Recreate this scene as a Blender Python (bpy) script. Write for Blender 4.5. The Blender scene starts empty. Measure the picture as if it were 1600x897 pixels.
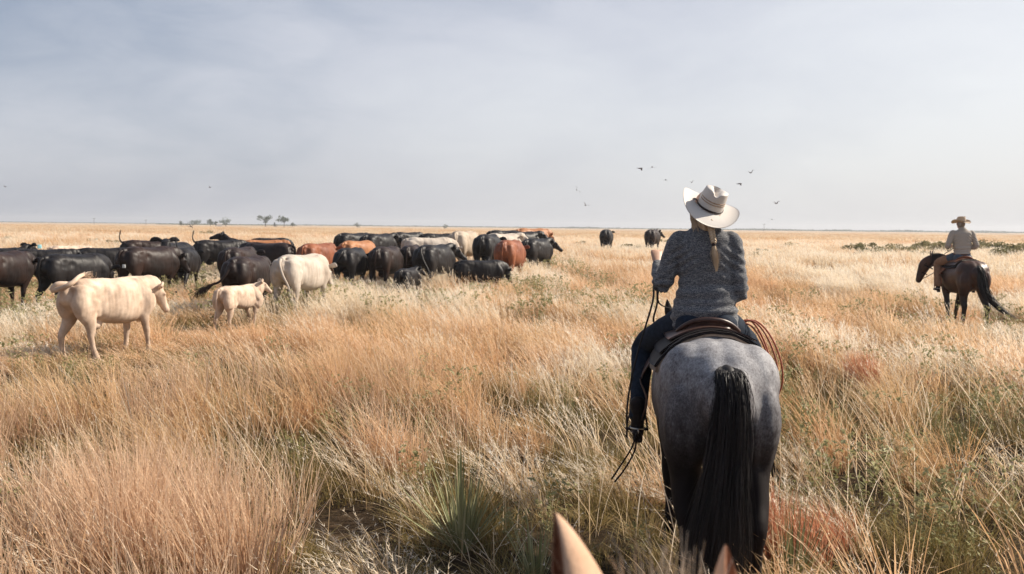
import bpy, math, random
import numpy as np
from mathutils import Vector, Matrix, Euler, noise

random.seed(7)
RS = np.random.RandomState(11)
PI = math.pi
R = math.radians
scn = bpy.context.scene
COL = scn.collection

# ------------------------------------------------------------------ camera
CAMH = 2.1
F = 1500.0                        # focal length in pixels of a 1600 pixel wide frame
cam_d = bpy.data.cameras.new('camera')
cam_d.sensor_width = 36.0
cam_d.lens = 36.0 * F / 1600.0
cam_d.clip_start = 0.05
cam_d.clip_end = 9000.0
cam = bpy.data.objects.new('camera', cam_d)
COL.objects.link(cam)
PITCH = math.atan(94.0 / F)
ROLL = R(0.61)
CM = Matrix.Rotation(PI / 2 - PITCH, 3, 'X') @ Matrix.Rotation(ROLL, 3, 'Z')
cam.matrix_world = Matrix.Translation((0, 0, CAMH)) @ CM.to_4x4()
cam_d.dof.use_dof = True
cam_d.dof.focus_distance = 6.5
cam_d.dof.aperture_fstop = 5.6
scn.camera = cam

# ------------------------------------------------------------------ light
SUN_AZ, SUN_EL = R(72), R(37)
sd = bpy.data.lights.new('sun', 'SUN')
sd.energy = 5.0
sd.angle = R(0.5)
sd.color = (1.0, 0.90, 0.76)
sun = bpy.data.objects.new('sun', sd)
COL.objects.link(sun)
sdir = Vector((math.sin(SUN_AZ) * math.cos(SUN_EL), math.cos(SUN_AZ) * math.cos(SUN_EL), math.sin(SUN_EL)))
sun.rotation_euler = sdir.to_track_quat('Z', 'Y').to_euler()

# ------------------------------------------------------------------ sky
w = bpy.data.worlds.new('World')
scn.world = w
w.use_nodes = True
nt = w.node_tree
nt.nodes.clear()
def N(t, typ, **kw):
    n = t.nodes.new(typ)
    for k, v in kw.items():
        setattr(n, k, v)
    return n
out = N(nt, 'ShaderNodeOutputWorld')
sky = N(nt, 'ShaderNodeTexSky')
sky.sky_type = 'NISHITA'
sky.sun_disc = False
sky.sun_elevation = SUN_EL
sky.sun_rotation = SUN_AZ
sky.altitude = 300
sky.air_density = 1.0
sky.dust_density = 3.0
bg1 = N(nt, 'ShaderNodeBackground')
bg1.inputs[1].default_value = 0.12
nt.links.new(sky.outputs[0], bg1.inputs[0])
bg2 = N(nt, 'ShaderNodeBackground')
bg2.inputs[1].default_value = 1.0
tc = N(nt, 'ShaderNodeTexCoord')
sep = N(nt, 'ShaderNodeSeparateXYZ')
nt.links.new(tc.outputs['Generated'], sep.inputs[0])
mp = N(nt, 'ShaderNodeMapping')
mp.inputs['Scale'].default_value = (1.6, 1.6, 4.2)
mp.inputs['Rotation'].default_value = (0.0, R(-24), 0.0)
mp.inputs['Location'].default_value = (0.4, 0.1, 0.35)
nt.links.new(tc.outputs['Generated'], mp.inputs[0])
nz = N(nt, 'ShaderNodeTexNoise')
nz.inputs['Scale'].default_value = 1.7
nz.inputs['Detail'].default_value = 7
nz.inputs['Roughness'].default_value = 0.52
nz.inputs['Distortion'].default_value = 0.35
nt.links.new(mp.outputs[0], nz.inputs['Vector'])
# cloud bank: thicker towards +X (right hand side of the view), thin in the west
def math_node(t, op, a=None, b=None, clamp=False):
    m = N(t, 'ShaderNodeMath', operation=op)
    m.use_clamp = clamp
    for i, v in enumerate((a, b)):
        if v is None: continue
        if isinstance(v, (int, float)): m.inputs[i].default_value = v
        else: t.links.new(v, m.inputs[i])
    return m.outputs[0]
mx = math_node(nt, 'MULTIPLY', sep.outputs[0], 0.98)
mz = math_node(nt, 'MULTIPLY', sep.outputs[2], -1.45)
my = math_node(nt, 'MULTIPLY', math_node(nt, 'SUBTRACT', sep.outputs[1], 0.95), 0.25)
mx = math_node(nt, 'ADD', mx, math_node(nt, 'ADD', mz, my))
mp2 = N(nt, 'ShaderNodeMapping')
mp2.inputs['Scale'].default_value = (3.0, 3.0, 9.0)
mp2.inputs['Rotation'].default_value = (0.0, R(-32), 0.2)
nt.links.new(tc.outputs['Generated'], mp2.inputs[0])
nz2 = N(nt, 'ShaderNodeTexNoise')
nz2.inputs['Scale'].default_value = 2.6
nz2.inputs['Detail'].default_value = 9
nz2.inputs['Roughness'].default_value = 0.6
nz2.inputs['Distortion'].default_value = 0.6
nt.links.new(mp2.outputs[0], nz2.inputs['Vector'])
nz_s = math_node(nt, 'ADD', math_node(nt, 'MULTIPLY', nz.outputs[0], 0.95), math_node(nt, 'MULTIPLY', nz2.outputs[0], 0.38))
s1 = math_node(nt, 'ADD', mx, nz_s)
s2 = math_node(nt, 'ADD', s1, 0.07, True)
rampc = N(nt, 'ShaderNodeValToRGB')
rampc.color_ramp.elements[0].position = 0.0
rampc.color_ramp.elements[0].color = (0.2115, 0.2475, 0.3195, 1)
rampc.color_ramp.elements[1].position = 1.0
rampc.color_ramp.elements[1].color = (0.575, 0.582, 0.595, 1)
e = rampc.color_ramp.elements.new(0.42)
e.color = (0.425, 0.435, 0.480, 1)
nt.links.new(s2, rampc.inputs[0])
# milky band near the horizon
hz = math_node(nt, 'MULTIPLY', sep.outputs[2], -9.0)
hz = math_node(nt, 'POWER', 2.718, hz)
hz = math_node(nt, 'MULTIPLY', hz, 0.45, True)
mixh = N(nt, 'ShaderNodeMix', data_type='RGBA')
nt.links.new(hz, mixh.inputs[0])
nt.links.new(rampc.outputs[0], mixh.inputs[6])
mixh.inputs[7].default_value = (0.378, 0.378, 0.405, 1)
nt.links.new(mixh.outputs[2], bg2.inputs[0])
ms = N(nt, 'ShaderNodeMixShader')
ms.inputs[0].default_value = 0.86
nt.links.new(bg1.outputs[0], ms.inputs[1])
nt.links.new(bg2.outputs[0], ms.inputs[2])
nt.links.new(ms.outputs[0], out.inputs[0])

scn.view_settings.view_transform = 'Standard'
scn.view_settings.look = 'None'
scn.view_settings.exposure = 0.6
scn.view_settings.gamma = 1.0
scn.view_settings.use_curve_mapping = False

# ------------------------------------------------------------------ helpers
def at(px, py, D):
    """point at world depth y = D seen at photo pixel (px, py)"""
    d = CM @ Vector(((px - 800) / F, -(py - 448.5) / F, -1))
    return Vector((0, 0, CAMH)) + d * (D / d.y)

def ss(a, b, x):
    t = min(1.0, max(0.0, (x - a) / (b - a)))
    return t * t * (3 - 2 * t)

def terrain(x, y):
    r = math.hypot(x, y)
    z = 0.42 * ss(24, 44, r) + 0.22 * ss(44, 80, r)
    z += 0.10 * noise.noise(Vector((x * 0.05, y * 0.05, 3.1))) * ss(8, 30, r)
    z += 0.35 * noise.noise(Vector((x * 0.006, y * 0.006, 7.7))) * ss(90, 300, r) * (1 - 0.9 * ss(500, 1500, r))
    return z

def tag(o, label=None, cat=None, group=None, kind=None):
    if label: o['label'] = label
    if cat: o['category'] = cat
    if group: o['group'] = group
    if kind: o['kind'] = kind
    return o

def link(name, me, mat=None, parent=None, smooth=True):
    o = bpy.data.objects.new(name, me)
    COL.objects.link(o)
    if mat is not None and len(me.materials) == 0:
        me.materials.append(mat)
    elif mat is not None:
        o.material_slots[0].link = 'OBJECT'
        o.material_slots[0].material = mat
    if parent is not None:
        o.parent = parent
    return o

def empty(name, loc, rz=0.0, sc=1.0):
    o = bpy.data.objects.new(name, None)
    COL.objects.link(o)
    o.location = loc
    o.rotation_euler = (0, 0, rz)
    o.scale = (sc, sc, sc)
    o.empty_display_size = 0.2
    return o

def catmull(P, n):
    P = np.asarray(P, float)
    if len(P) < 3 or n <= 1:
        if n <= 1: return P
        t = np.linspace(0, 1, n * (len(P) - 1) + 1)[:, None]
        return P[0] * (1 - t) + P[-1] * t
    Q = np.vstack([2 * P[0] - P[1], P, 2 * P[-1] - P[-2]])
    res = []
    for i in range(1, len(Q) - 2):
        for k in range(n):
            t = k / n
            res.append(0.5 * ((2 * Q[i]) + (-Q[i - 1] + Q[i + 1]) * t + (2 * Q[i - 1] - 5 * Q[i] + 4 * Q[i + 1] - Q[i + 2]) * t * t
                              + (-Q[i - 1] + 3 * Q[i] - 3 * Q[i + 1] + Q[i + 2]) * t ** 3))
    res.append(P[-1])
    return np.array(res)

class MB:
    def __init__(s):
        s.v = []; s.f = []; s.n = 0
    def add(s, V, Fc):
        V = np.asarray(V, float).reshape(-1, 3)
        s.v.append(V)
        s.f.extend([tuple(i + s.n for i in f) for f in Fc])
        s.n += len(V)
    def tube(s, st, side=(0, 1, 0), seg=18, sub=4, p=2.0, cap=0.9, pz=None):
        """st rows: x, y, z, half width along side, half depth"""
        P = catmull([list(q) if len(q) == 5 else list(q) + [q[3]] for q in st], sub)
        P[:, 3:] = np.maximum(P[:, 3:], 0.0015)
        C = P[:, :3]
        T = np.gradient(C, axis=0)
        T /= np.linalg.norm(T, axis=1)[:, None] + 1e-9
        rows = []
        S0 = np.array(side, float)
        def row(c, t, a, b):
            nn = np.cross(t, S0); nn /= np.linalg.norm(nn) + 1e-9
            sv = np.cross(nn, t)
            rows.append((c, sv, nn, a, b))
        if cap > 0:
            L = min(P[0, 3], P[0, 4]) * cap
            for k in (1.0, 0.86, 0.5):
                row(C[0] - T[0] * L * k, T[0], P[0, 3] * math.sqrt(max(1 - k * k, 0.0004)), P[0, 4] * math.sqrt(max(1 - k * k, 0.0004)))
        for i in range(len(C)):
            row(C[i], T[i], P[i, 3], P[i, 4])
        if cap > 0:
            L = min(P[-1, 3], P[-1, 4]) * cap
            for k in (0.5, 0.86, 1.0):
                row(C[-1] + T[-1] * L * k, T[-1], P[-1, 3] * math.sqrt(max(1 - k * k, 0.0004)), P[-1, 4] * math.sqrt(max(1 - k * k, 0.0004)))
        ph = np.linspace(0, 2 * PI, seg, endpoint=False)
        cs, sn = np.cos(ph), np.sin(ph)
        e_ = 2.0 / p
        cx = np.sign(cs) * np.abs(cs) ** e_
        sx = np.sign(sn) * np.abs(sn) ** e_
        V = np.concatenate([c + np.outer(cx * a, sv) + np.outer(sx * b, nn) for (c, sv, nn, a, b) in rows])
        m = len(rows)
        Fc = []
        for i in range(m - 1):
            for j in range(seg):
                j2 = (j + 1) % seg
                Fc.append((i * seg + j, i * seg + j2, (i + 1) * seg + j2, (i + 1) * seg + j))
        Fc.append(tuple(range(seg))[::-1])
        Fc.append(tuple((m - 1) * seg + j for j in range(seg)))
        s.add(V, Fc)
        return s
    def ball(s, c, r, seg=14, rings=8, M=None):
        r = (r, r, r) if isinstance(r, (int, float)) else r
        V = [(0, 0, 1)]
        for i in range(1, rings):
            th = PI * i / rings
            for j in range(seg):
                a = 2 * PI * j / seg
                V.append((math.sin(th) * math.cos(a), math.sin(th) * math.sin(a), math.cos(th)))
        V.append((0, 0, -1))
        V = np.array(V) * np.array(r)
        if M is not None: V = V @ np.array(M.to_3x3()).T
        V = V + np.array(c)
        Fc = []
        for j in range(seg):
            Fc.append((0, 1 + j, 1 + (j + 1) % seg))
            b = 1 + (rings - 2) * seg
            Fc.append((len(V) - 1, b + (j + 1) % seg, b + j))
        for i in range(rings - 2):
            for j in range(seg):
                a = 1 + i * seg
                Fc.append((a + j, a + seg + j, a + seg + (j + 1) % seg, a + (j + 1) % seg))
        s.add(V, Fc)
        return s
    def ribbon(s, pts, w0, w1, side):
        pts = np.asarray(pts, float)
        n = len(pts)
        side = np.asarray(side, float)
        side = side / (np.linalg.norm(side) + 1e-9)
        ws = np.linspace(w0, w1, n)[:, None]
        V = np.empty((2 * n, 3))
        V[0::2] = pts - side * ws / 2
        V[1::2] = pts + side * ws / 2
        s.add(V, [(2 * i, 2 * i + 1, 2 * i + 3, 2 * i + 2) for i in range(n - 1)])
        return s
    def mirror_tube(s, st, **k):
        s.tube(st, **k)
        s.tube([(q[0], -q[1]) + tuple(q[2:]) for q in st], **k)
        return s
    def mesh(s, name, smooth=True):
        me = bpy.data.meshes.new(name)
        V = np.concatenate(s.v)
        me.from_pydata(V.tolist(), [], s.f)
        me.validate()
        if smooth:
            me.polygons.foreach_set('use_smooth', [True] * len(me.polygons))
        me.update()
        return me

def fuse(mb, name, voxel, smooth=3, factor=0.5):
    """one continuous skin over overlapping volumes"""
    src = mb.mesh(name + '_source')
    ob = bpy.data.objects.new('temporary', src)
    COL.objects.link(ob)
    m = ob.modifiers.new('r', 'REMESH'); m.mode = 'VOXEL'; m.voxel_size = voxel; m.adaptivity = 0; m.use_smooth_shade = True
    if smooth:
        q = ob.modifiers.new('s', 'SMOOTH'); q.factor = factor; q.iterations = smooth
    dg = bpy.context.evaluated_depsgraph_get()
    me = bpy.data.meshes.new_from_object(ob.evaluated_get(dg))
    me.name = name
    bpy.data.objects.remove(ob)
    bpy.data.meshes.remove(src)
    me.polygons.foreach_set('use_smooth', [True] * len(me.polygons))
    return me

def displace(me, fn):
    n = len(me.vertices)
    co = np.empty(n * 3); me.vertices.foreach_get('co', co); co = co.reshape(-1, 3)
    no = np.empty(n * 3); me.vertices.foreach_get('normal', no); no = no.reshape(-1, 3)
    d = np.array([fn(c) for c in co])
    co = co + no * d[:, None]
    me.vertices.foreach_set('co', co.ravel())
    me.update()
    return me

def join_mesh(me, mb):
    """append loose pieces to a mesh datablock"""
    import bmesh
    bm = bmesh.new(); bm.from_mesh(me)
    t = mb.mesh('t'); bm.from_mesh(t)
    bm.to_mesh(me); bm.free(); bpy.data.meshes.remove(t)
    me.polygons.foreach_set('use_smooth', [True] * len(me.polygons))
    return me

# ------------------------------------------------------------------ materials
class Mat:
    def __init__(s, name):
        s.m = bpy.data.materials.new(name); s.m.use_nodes = True
        s.t = s.m.node_tree; s.t.nodes.clear()
        s.out = N(s.t, 'ShaderNodeOutputMaterial')
        s.b = N(s.t, 'ShaderNodeBsdfPrincipled')
        s.t.links.new(s.b.outputs[0], s.out.inputs[0])
        s.tc = N(s.t, 'ShaderNodeTexCoord')
    def L(s, a, b): s.t.links.new(a, b)
    def noise(s, scale, detail=4, rough=0.55, vec='Object', stretch=None, dist=0.0):
        n = N(s.t, 'ShaderNodeTexNoise')
        n.inputs['Scale'].default_value = scale; n.inputs['Detail'].default_value = detail
        n.inputs['Roughness'].default_value = rough; n.inputs['Distortion'].default_value = dist
        v = s.tc.outputs[vec] if vec != 'World' else N(s.t, 'ShaderNodeNewGeometry').outputs['Position']
        if stretch:
            m = N(s.t, 'ShaderNodeMapping'); m.inputs['Scale'].default_value = stretch
            s.L(v, m.inputs[0]); v = m.outputs[0]
        s.L(v, n.inputs['Vector'])
        return n.outputs[0]
    def ramp(s, fac, stops):
        r = N(s.t, 'ShaderNodeValToRGB')
        el = r.color_ramp.elements
        while len(el) < len(stops): el.new(0.5)
        for q, (p, c) in zip(el, stops):
            q.position = p; q.color = tuple(c) + (1,) if len(c) == 3 else c
        s.L(fac, r.inputs[0])
        return r.outputs[0]
    def mix(s, fac, a, b, blend='MIX'):
        m = N(s.t, 'ShaderNodeMix', data_type='RGBA', blend_type=blend)
        for i, v in ((0, fac), (6, a), (7, b)):
            if isinstance(v, (int, float)): m.inputs[i].default_value = v
            elif isinstance(v, tuple): m.inputs[i].default_value = v + (1,) if len(v) == 3 else v
            else: s.L(v, m.inputs[i])
        return m.outputs[2]
    def m2(s, op, a=None, b=None, clamp=False): return math_node(s.t, op, a, b, clamp)
    def color(s, c):
        if isinstance(c, tuple): s.b.inputs['Base Color'].default_value = c + (1,)
        else: s.L(c, s.b.inputs['Base Color'])
        return s
    def set(s, **k):
        for a, v in k.items():
            s.b.inputs[a.replace('_', ' ')].default_value = v
        return s
    def bump(s, h, strength=0.3, dist=0.01):
        b = N(s.t, 'ShaderNodeBump'); b.inputs['Strength'].default_value = strength; b.inputs['Distance'].default_value = dist
        s.L(h, b.inputs['Height']); s.L(b.outputs[0], s.b.inputs['Normal'])
        return s

def coat(name, c1, c2, scale=3.0, rough=0.5, spec=0.4, fine=0.25, sheen=0.0):
    M = Mat(name)
    n = M.noise(scale, 5)
    c = M.ramp(n, [(0.35, c1), (0.68, c2)])
    h = M.noise(90, 3, 0.7, stretch=(0.35, 1, 1.0))
    c = M.mix(M.m2('MULTIPLY', h, fine), c, tuple(x * 1.9 for x in c2))
    sp_ = N(M.t, 'ShaderNodeSeparateXYZ'); M.L(M.tc.outputs['Object'], sp_.inputs[0])
    lowz = M.m2('SUBTRACT', 1.0, M.m2('DIVIDE', sp_.outputs[2], 0.75), True)
    dn = M.ramp(M.noise(7, 5, 0.65), [(0.40, (0, 0, 0)), (0.62, (1, 1, 1))])
    dirt = M.m2('MULTIPLY', M.m2('ADD', M.m2('MULTIPLY', lowz, 0.9), 0.12), dn)
    c = M.mix(dirt, c, tuple(min(x * .55 + .012, y_) for x, y_ in zip(c1, (.30, .2, .13))))
    M.color(c).set(Roughness=rough, Specular_IOR_Level=spec, Sheen_Weight=sheen, Sheen_Roughness=0.4)
    M.bump(M.noise(160, 3, 0.7, stretch=(0.3, 1, 1)), 0.35, 0.004)
    return M.m

black_coat = coat('black_coat', (0.005, 0.004, 0.005), (0.013, 0.010, 0.010), 2.2, 0.50, 0.25, 0.15, 0.0)
brownblack_coat = coat('brown_black_coat', (0.006, 0.004, 0.004), (0.034, 0.016, 0.011), 1.6, 0.50, 0.26, 0.15, 0.0)
red_coat = coat('red_coat', (0.15, 0.042, 0.018), (0.27, 0.090, 0.038), 2.5, 0.55, 0.3, 0.1)
orange_coat = coat('orange_coat', (0.27, 0.105, 0.04), (0.40, 0.18, 0.08), 2.5, 0.55, 0.3, 0.1)
pale_coat = coat('pale_coat', (0.40, 0.285, 0.205), (0.66, 0.52, 0.405), 4.5, 0.65, 0.2, 0.12)
white_coat = coat('white_coat', (0.38, 0.31, 0.25), (0.52, 0.46, 0.40), 3.0, 0.65, 0.2, 0.1)
cream_coat = coat('cream_coat', (0.34, 0.26, 0.19), (0.46, 0.38, 0.30), 2.4, 0.65, 0.2, 0.1)

def simple(name, c, rough=0.6, spec=0.3, var=0.25, scale=20, bump=0.2, stretch=None):
    M = Mat(name)
    n = M.noise(scale, 5, stretch=stretch)
    M.color(M.ramp(n, [(0.3, tuple(x * (1 - var) for x in c)), (0.7, tuple(min(1, x * (1 + var)) for x in c))]))
    M.set(Roughness=rough, Specular_IOR_Level=spec)
    if bump: M.bump(n, bump, 0.003)
    return M.m

# ------------------------------------------------------------------ ground
def build_ground():
    radii = [0.0] + list(np.geomspace(1.5, 7000, 90))
    seg = 144
    V = [(0, 0, terrain(0, 0))]
    for r in radii[1:]:
        for j in range(seg):
            a = 2 * PI * j / seg
            x, y = r * math.cos(a), r * math.sin(a)
            V.append((x, y, terrain(x, y) + (0.03 * noise.noise(Vector((x * 1.7, y * 1.7, 0))) if r < 30 else 0)))
    Fc = [(0, 1 + j, 1 + (j + 1) % seg) for j in range(seg)]
    for i in range(len(radii) - 2):
        a = 1 + i * seg
        for j in range(seg):
            j2 = (j + 1) % seg
            Fc.append((a + j, a + seg + j, a + seg + j2, a + j2))
    mb = MB(); mb.add(V, Fc)
    M = Mat('prairie_soil')
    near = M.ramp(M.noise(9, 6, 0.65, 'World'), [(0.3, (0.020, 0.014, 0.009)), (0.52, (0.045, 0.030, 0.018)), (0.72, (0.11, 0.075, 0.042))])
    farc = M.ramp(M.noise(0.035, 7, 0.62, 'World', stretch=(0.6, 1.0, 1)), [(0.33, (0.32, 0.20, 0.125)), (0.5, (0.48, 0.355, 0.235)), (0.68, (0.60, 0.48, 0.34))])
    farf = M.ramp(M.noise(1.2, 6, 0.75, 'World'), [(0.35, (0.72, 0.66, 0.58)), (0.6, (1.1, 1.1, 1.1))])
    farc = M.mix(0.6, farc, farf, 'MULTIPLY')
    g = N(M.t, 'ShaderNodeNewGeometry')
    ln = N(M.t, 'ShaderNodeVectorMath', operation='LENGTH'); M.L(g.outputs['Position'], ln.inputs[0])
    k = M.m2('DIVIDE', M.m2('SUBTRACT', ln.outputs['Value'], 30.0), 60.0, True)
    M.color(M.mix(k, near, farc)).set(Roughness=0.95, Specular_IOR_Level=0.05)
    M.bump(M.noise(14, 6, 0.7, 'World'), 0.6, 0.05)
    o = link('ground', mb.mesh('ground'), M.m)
    tag(o, kind='structure')
build_ground()

# ------------------------------------------------------------------ grass
def grass_mat(name, stops, green=0.0, redm=0.0, transl=0.45, root=(0.40, 0.24, 0.12)):
    M = Mat(name)
    a = N(M.t, 'ShaderNodeAttribute', attribute_name='tone')
    tp = N(M.t, 'ShaderNodeAttribute', attribute_name='tip')
    oi = N(M.t, 'ShaderNodeObjectInfo')
    n1 = M.noise(0.22, 3, 0.6, 'World')
    n2 = M.noise(1.1, 2, 0.5, 'World')
    v = M.m2('MULTIPLY', a.outputs['Fac'], 0.34)
    v = M.m2('ADD', v, M.m2('MULTIPLY', oi.outputs['Random'], 0.16))
    v = M.m2('ADD', v, M.m2('MULTIPLY', n1, 0.52))
    v = M.m2('ADD', v, M.m2('MULTIPLY', n2, 0.28))
    v = M.m2('SUBTRACT', v, 0.16)
    c = M.ramp(v, stops)
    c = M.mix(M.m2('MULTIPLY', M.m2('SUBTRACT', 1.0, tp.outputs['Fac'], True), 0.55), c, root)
    if green:
        gn = M.noise(0.33, 3, 0.6, 'World')
        gn = M.ramp(gn, [(0.48, (0, 0, 0)), (0.60, (1, 1, 1))])
        c = M.mix(M.m2('MULTIPLY', gn, green), c, (0.32, 0.26, 0.095))
    if redm:
        gn = M.noise(0.27, 3, 0.6, 'World', stretch=(1, 1, 1))
        gn = M.ramp(gn, [(0.36, (1, 1, 1)), (0.5, (0, 0, 0))])
        c = M.mix(M.m2('MULTIPLY', gn, redm), c, (0.46, 0.22, 0.12))
    M.color(c).set(Roughness=0.6, Specular_IOR_Level=0.25)
    tr = N(M.t, 'ShaderNodeBsdfTranslucent'); M.L(c, tr.inputs[0])
    mxs = N(M.t, 'ShaderNodeMixShader'); mxs.inputs[0].default_value = transl
    M.L(M.b.outputs[0], mxs.inputs[1]); M.L(tr.outputs[0], mxs.inputs[2]); M.L(mxs.outputs[0], M.out.inputs[0])
    return M.m

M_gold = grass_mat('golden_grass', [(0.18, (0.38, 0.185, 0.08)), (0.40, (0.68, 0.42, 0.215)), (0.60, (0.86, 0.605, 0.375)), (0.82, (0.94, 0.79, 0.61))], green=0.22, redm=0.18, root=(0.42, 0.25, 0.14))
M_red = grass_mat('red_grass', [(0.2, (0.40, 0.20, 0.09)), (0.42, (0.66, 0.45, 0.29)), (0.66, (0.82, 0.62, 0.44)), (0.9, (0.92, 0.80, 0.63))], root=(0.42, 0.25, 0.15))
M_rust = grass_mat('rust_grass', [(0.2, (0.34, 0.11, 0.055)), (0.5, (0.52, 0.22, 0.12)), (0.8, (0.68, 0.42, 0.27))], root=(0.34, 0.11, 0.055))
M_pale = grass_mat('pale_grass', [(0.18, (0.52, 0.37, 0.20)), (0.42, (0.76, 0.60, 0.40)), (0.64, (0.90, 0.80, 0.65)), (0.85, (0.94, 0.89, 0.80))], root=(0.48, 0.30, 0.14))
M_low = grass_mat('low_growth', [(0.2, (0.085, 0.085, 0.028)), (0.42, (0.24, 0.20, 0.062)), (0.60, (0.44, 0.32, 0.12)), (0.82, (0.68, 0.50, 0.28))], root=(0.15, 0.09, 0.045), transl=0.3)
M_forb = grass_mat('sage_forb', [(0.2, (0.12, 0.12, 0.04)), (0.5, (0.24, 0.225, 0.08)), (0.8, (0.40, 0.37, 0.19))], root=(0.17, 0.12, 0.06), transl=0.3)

def clump(name, mat, nb, hmin, hmax, rad, width, lean=0.25, spread=0.35, curl=0.35, fluff=0, wild=0.0, seed=0, fl=0.05, segs=3):
    rs = np.random.RandomState(seed)
    V = []; Fc = []; tone = []; tip = []
    n = 0
    t = np.linspace(0, 1, segs + 1)
    for b in range(nb):
        r = rad * math.sqrt(rs.rand()); a = rs.rand() * 2 * PI
        bx, by = r * math.cos(a), r * math.sin(a)
        h = hmin + (hmax - hmin) * rs.rand() ** 0.8
        sp = spread * (r / max(rad, 1e-3)) * rs.uniform(0.4, 1.2)
        dx = math.cos(a) * sp - lean * rs.uniform(0.4, 1.5) + rs.normal() * (0.10 + wild)
        dy = math.sin(a) * sp + rs.normal() * (0.10 + wild) - lean * 0.25
        cu = curl * rs.uniform(0.2, 1.3)
        X = bx + h * (dx * t * 0.5 + dx * cu * 1.6 * t ** 2.2)
        Y = by + h * (dy * t * 0.5 + dy * cu * 1.6 * t ** 2.2)
        hl = math.hypot(dx, dy)
        Z = h * (t - 0.28 * min(hl, 1.2) * cu * t ** 2)
        Z[0] = -0.03
        an = rs.rand() * PI
        wx, wy = math.cos(an), math.sin(an)
        wd = width * rs.uniform(0.6, 1.3)
        W = wd * np.array([0.9, 1.0, 0.75, 0.05]) if segs == 3 else wd * np.concatenate([[0.9], np.linspace(1, 0.7, segs - 1), [0.05]])
        to = rs.rand()
        for i in range(segs):
            V.append((X[i] - wx * W[i] / 2, Y[i] - wy * W[i] / 2, Z[i])); V.append((X[i] + wx * W[i] / 2, Y[i] + wy * W[i] / 2, Z[i]))
            tone += [to, to]; tip += [t[i], t[i]]
        V.append((X[segs], Y[segs], Z[segs])); tone.append(to); tip.append(1.0)
        for i in range(segs - 1):
            Fc.append((n + 2 * i, n + 2 * i + 1, n + 2 * i + 3, n + 2 * i + 2))
        Fc.append((n + 2 * segs - 2, n + 2 * segs - 1, n + 2 * segs))
        n += 2 * segs + 1
        if fluff and rs.rand() < 0.8:
            tt = 1 - 0.38 * rs.rand(fluff)
            for q in tt:
                px = np.interp(q, t, X); py = np.interp(q, t, Y); pz = np.interp(q, t, Z)
                d = np.array([rs.normal() * 0.7 + dx, rs.normal() * 0.7 + dy, rs.uniform(0.2, 1.2)])
                d = d / np.linalg.norm(d) * fl * rs.uniform(0.5, 1.3)
                s_ = np.array([-d[1], d[0], 0.3 * fl]); s_ = s_ / (np.linalg.norm(s_) + 1e-9) * width * 0.45
                V += [(px - s_[0], py - s_[1], pz), (px + s_[0], py + s_[1], pz), (px + d[0], py + d[1], pz + d[2])]
                tone += [min(1.3, to * 0.5 + 0.75)] * 3; tip += [1.0] * 3
                Fc.append((n, n + 1, n + 2)); n += 3
    me = bpy.data.meshes.new(name)
    me.from_pydata(V, [], Fc)
    for nm, arr in (('tone', tone), ('tip', tip)):
        at_ = me.attributes.new(nm, 'FLOAT', 'POINT'); at_.data.foreach_set('value', arr)
    me.materials.append(mat)
    return me

def forb(name, mat, ns, h, seed, heads=0):
    rs = np.random.RandomState(seed)
    V = []; Fc = []; tone = []; tip = []; n = 0
    for s_ in range(ns):
        a = rs.rand() * 2 * PI; sp = rs.uniform(0.05, 0.6)
        hh = h * rs.uniform(0.6, 1.1); to = rs.rand()
        top = np.array([math.cos(a) * sp * hh, math.sin(a) * sp * hh, hh])
        b = np.array([math.cos(a) * 0.04, math.sin(a) * 0.04, -0.02])
        w_ = 0.003
        V += [tuple(b + (w_, 0, 0)), tuple(b - (w_, 0, 0)), tuple(top)]; tone += [to] * 3; tip += [0.3, 0.3, 1]
        Fc.append((n, n + 1, n + 2)); n += 3
        nl = int(12 * hh / 0.3) + 6
        for k in range(nl):
            q = 0.2 + 0.8 * rs.rand(); p = b + (top - b) * q
            aa = rs.rand() * 2 * PI; ll = rs.uniform(0.02, 0.045)
            d = np.array([math.cos(aa), math.sin(aa), rs.uniform(-0.1, 0.9)]) * ll
            s2_ = np.array([-math.sin(aa), math.cos(aa), 0]) * ll * 0.22
            V += [tuple(p), tuple(p + d * 0.5 + s2_), tuple(p + d), tuple(p + d * 0.5 - s2_)]
            Fc.append((n, n + 1, n + 2, n + 3)); tone += [to * 0.6 + rs.rand() * 0.4] * 4; tip += [1.0] * 4; n += 4
        for k in range(heads):
            p = top + rs.normal(size=3) * 0.03
            for z in range(3):
                d1 = rs.normal(size=3) * 0.011; d2 = rs.normal(size=3) * 0.011
                V += [tuple(p - d1), tuple(p + d2), tuple(p + d1), tuple(p - d2)]
                Fc.append((n, n + 1, n + 2, n + 3)); tone += [1.6] * 4; tip += [1.0] * 4; n += 4
    me = bpy.data.meshes.new(name); me.from_pydata(V, [], Fc)
    for nm, arr in (('tone', tone), ('tip', tip)):
        at_ = me.attributes.new(nm, 'FLOAT', 'POINT'); at_.data.foreach_set('value', arr)
    me.materials.append(mat)
    return me

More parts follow.
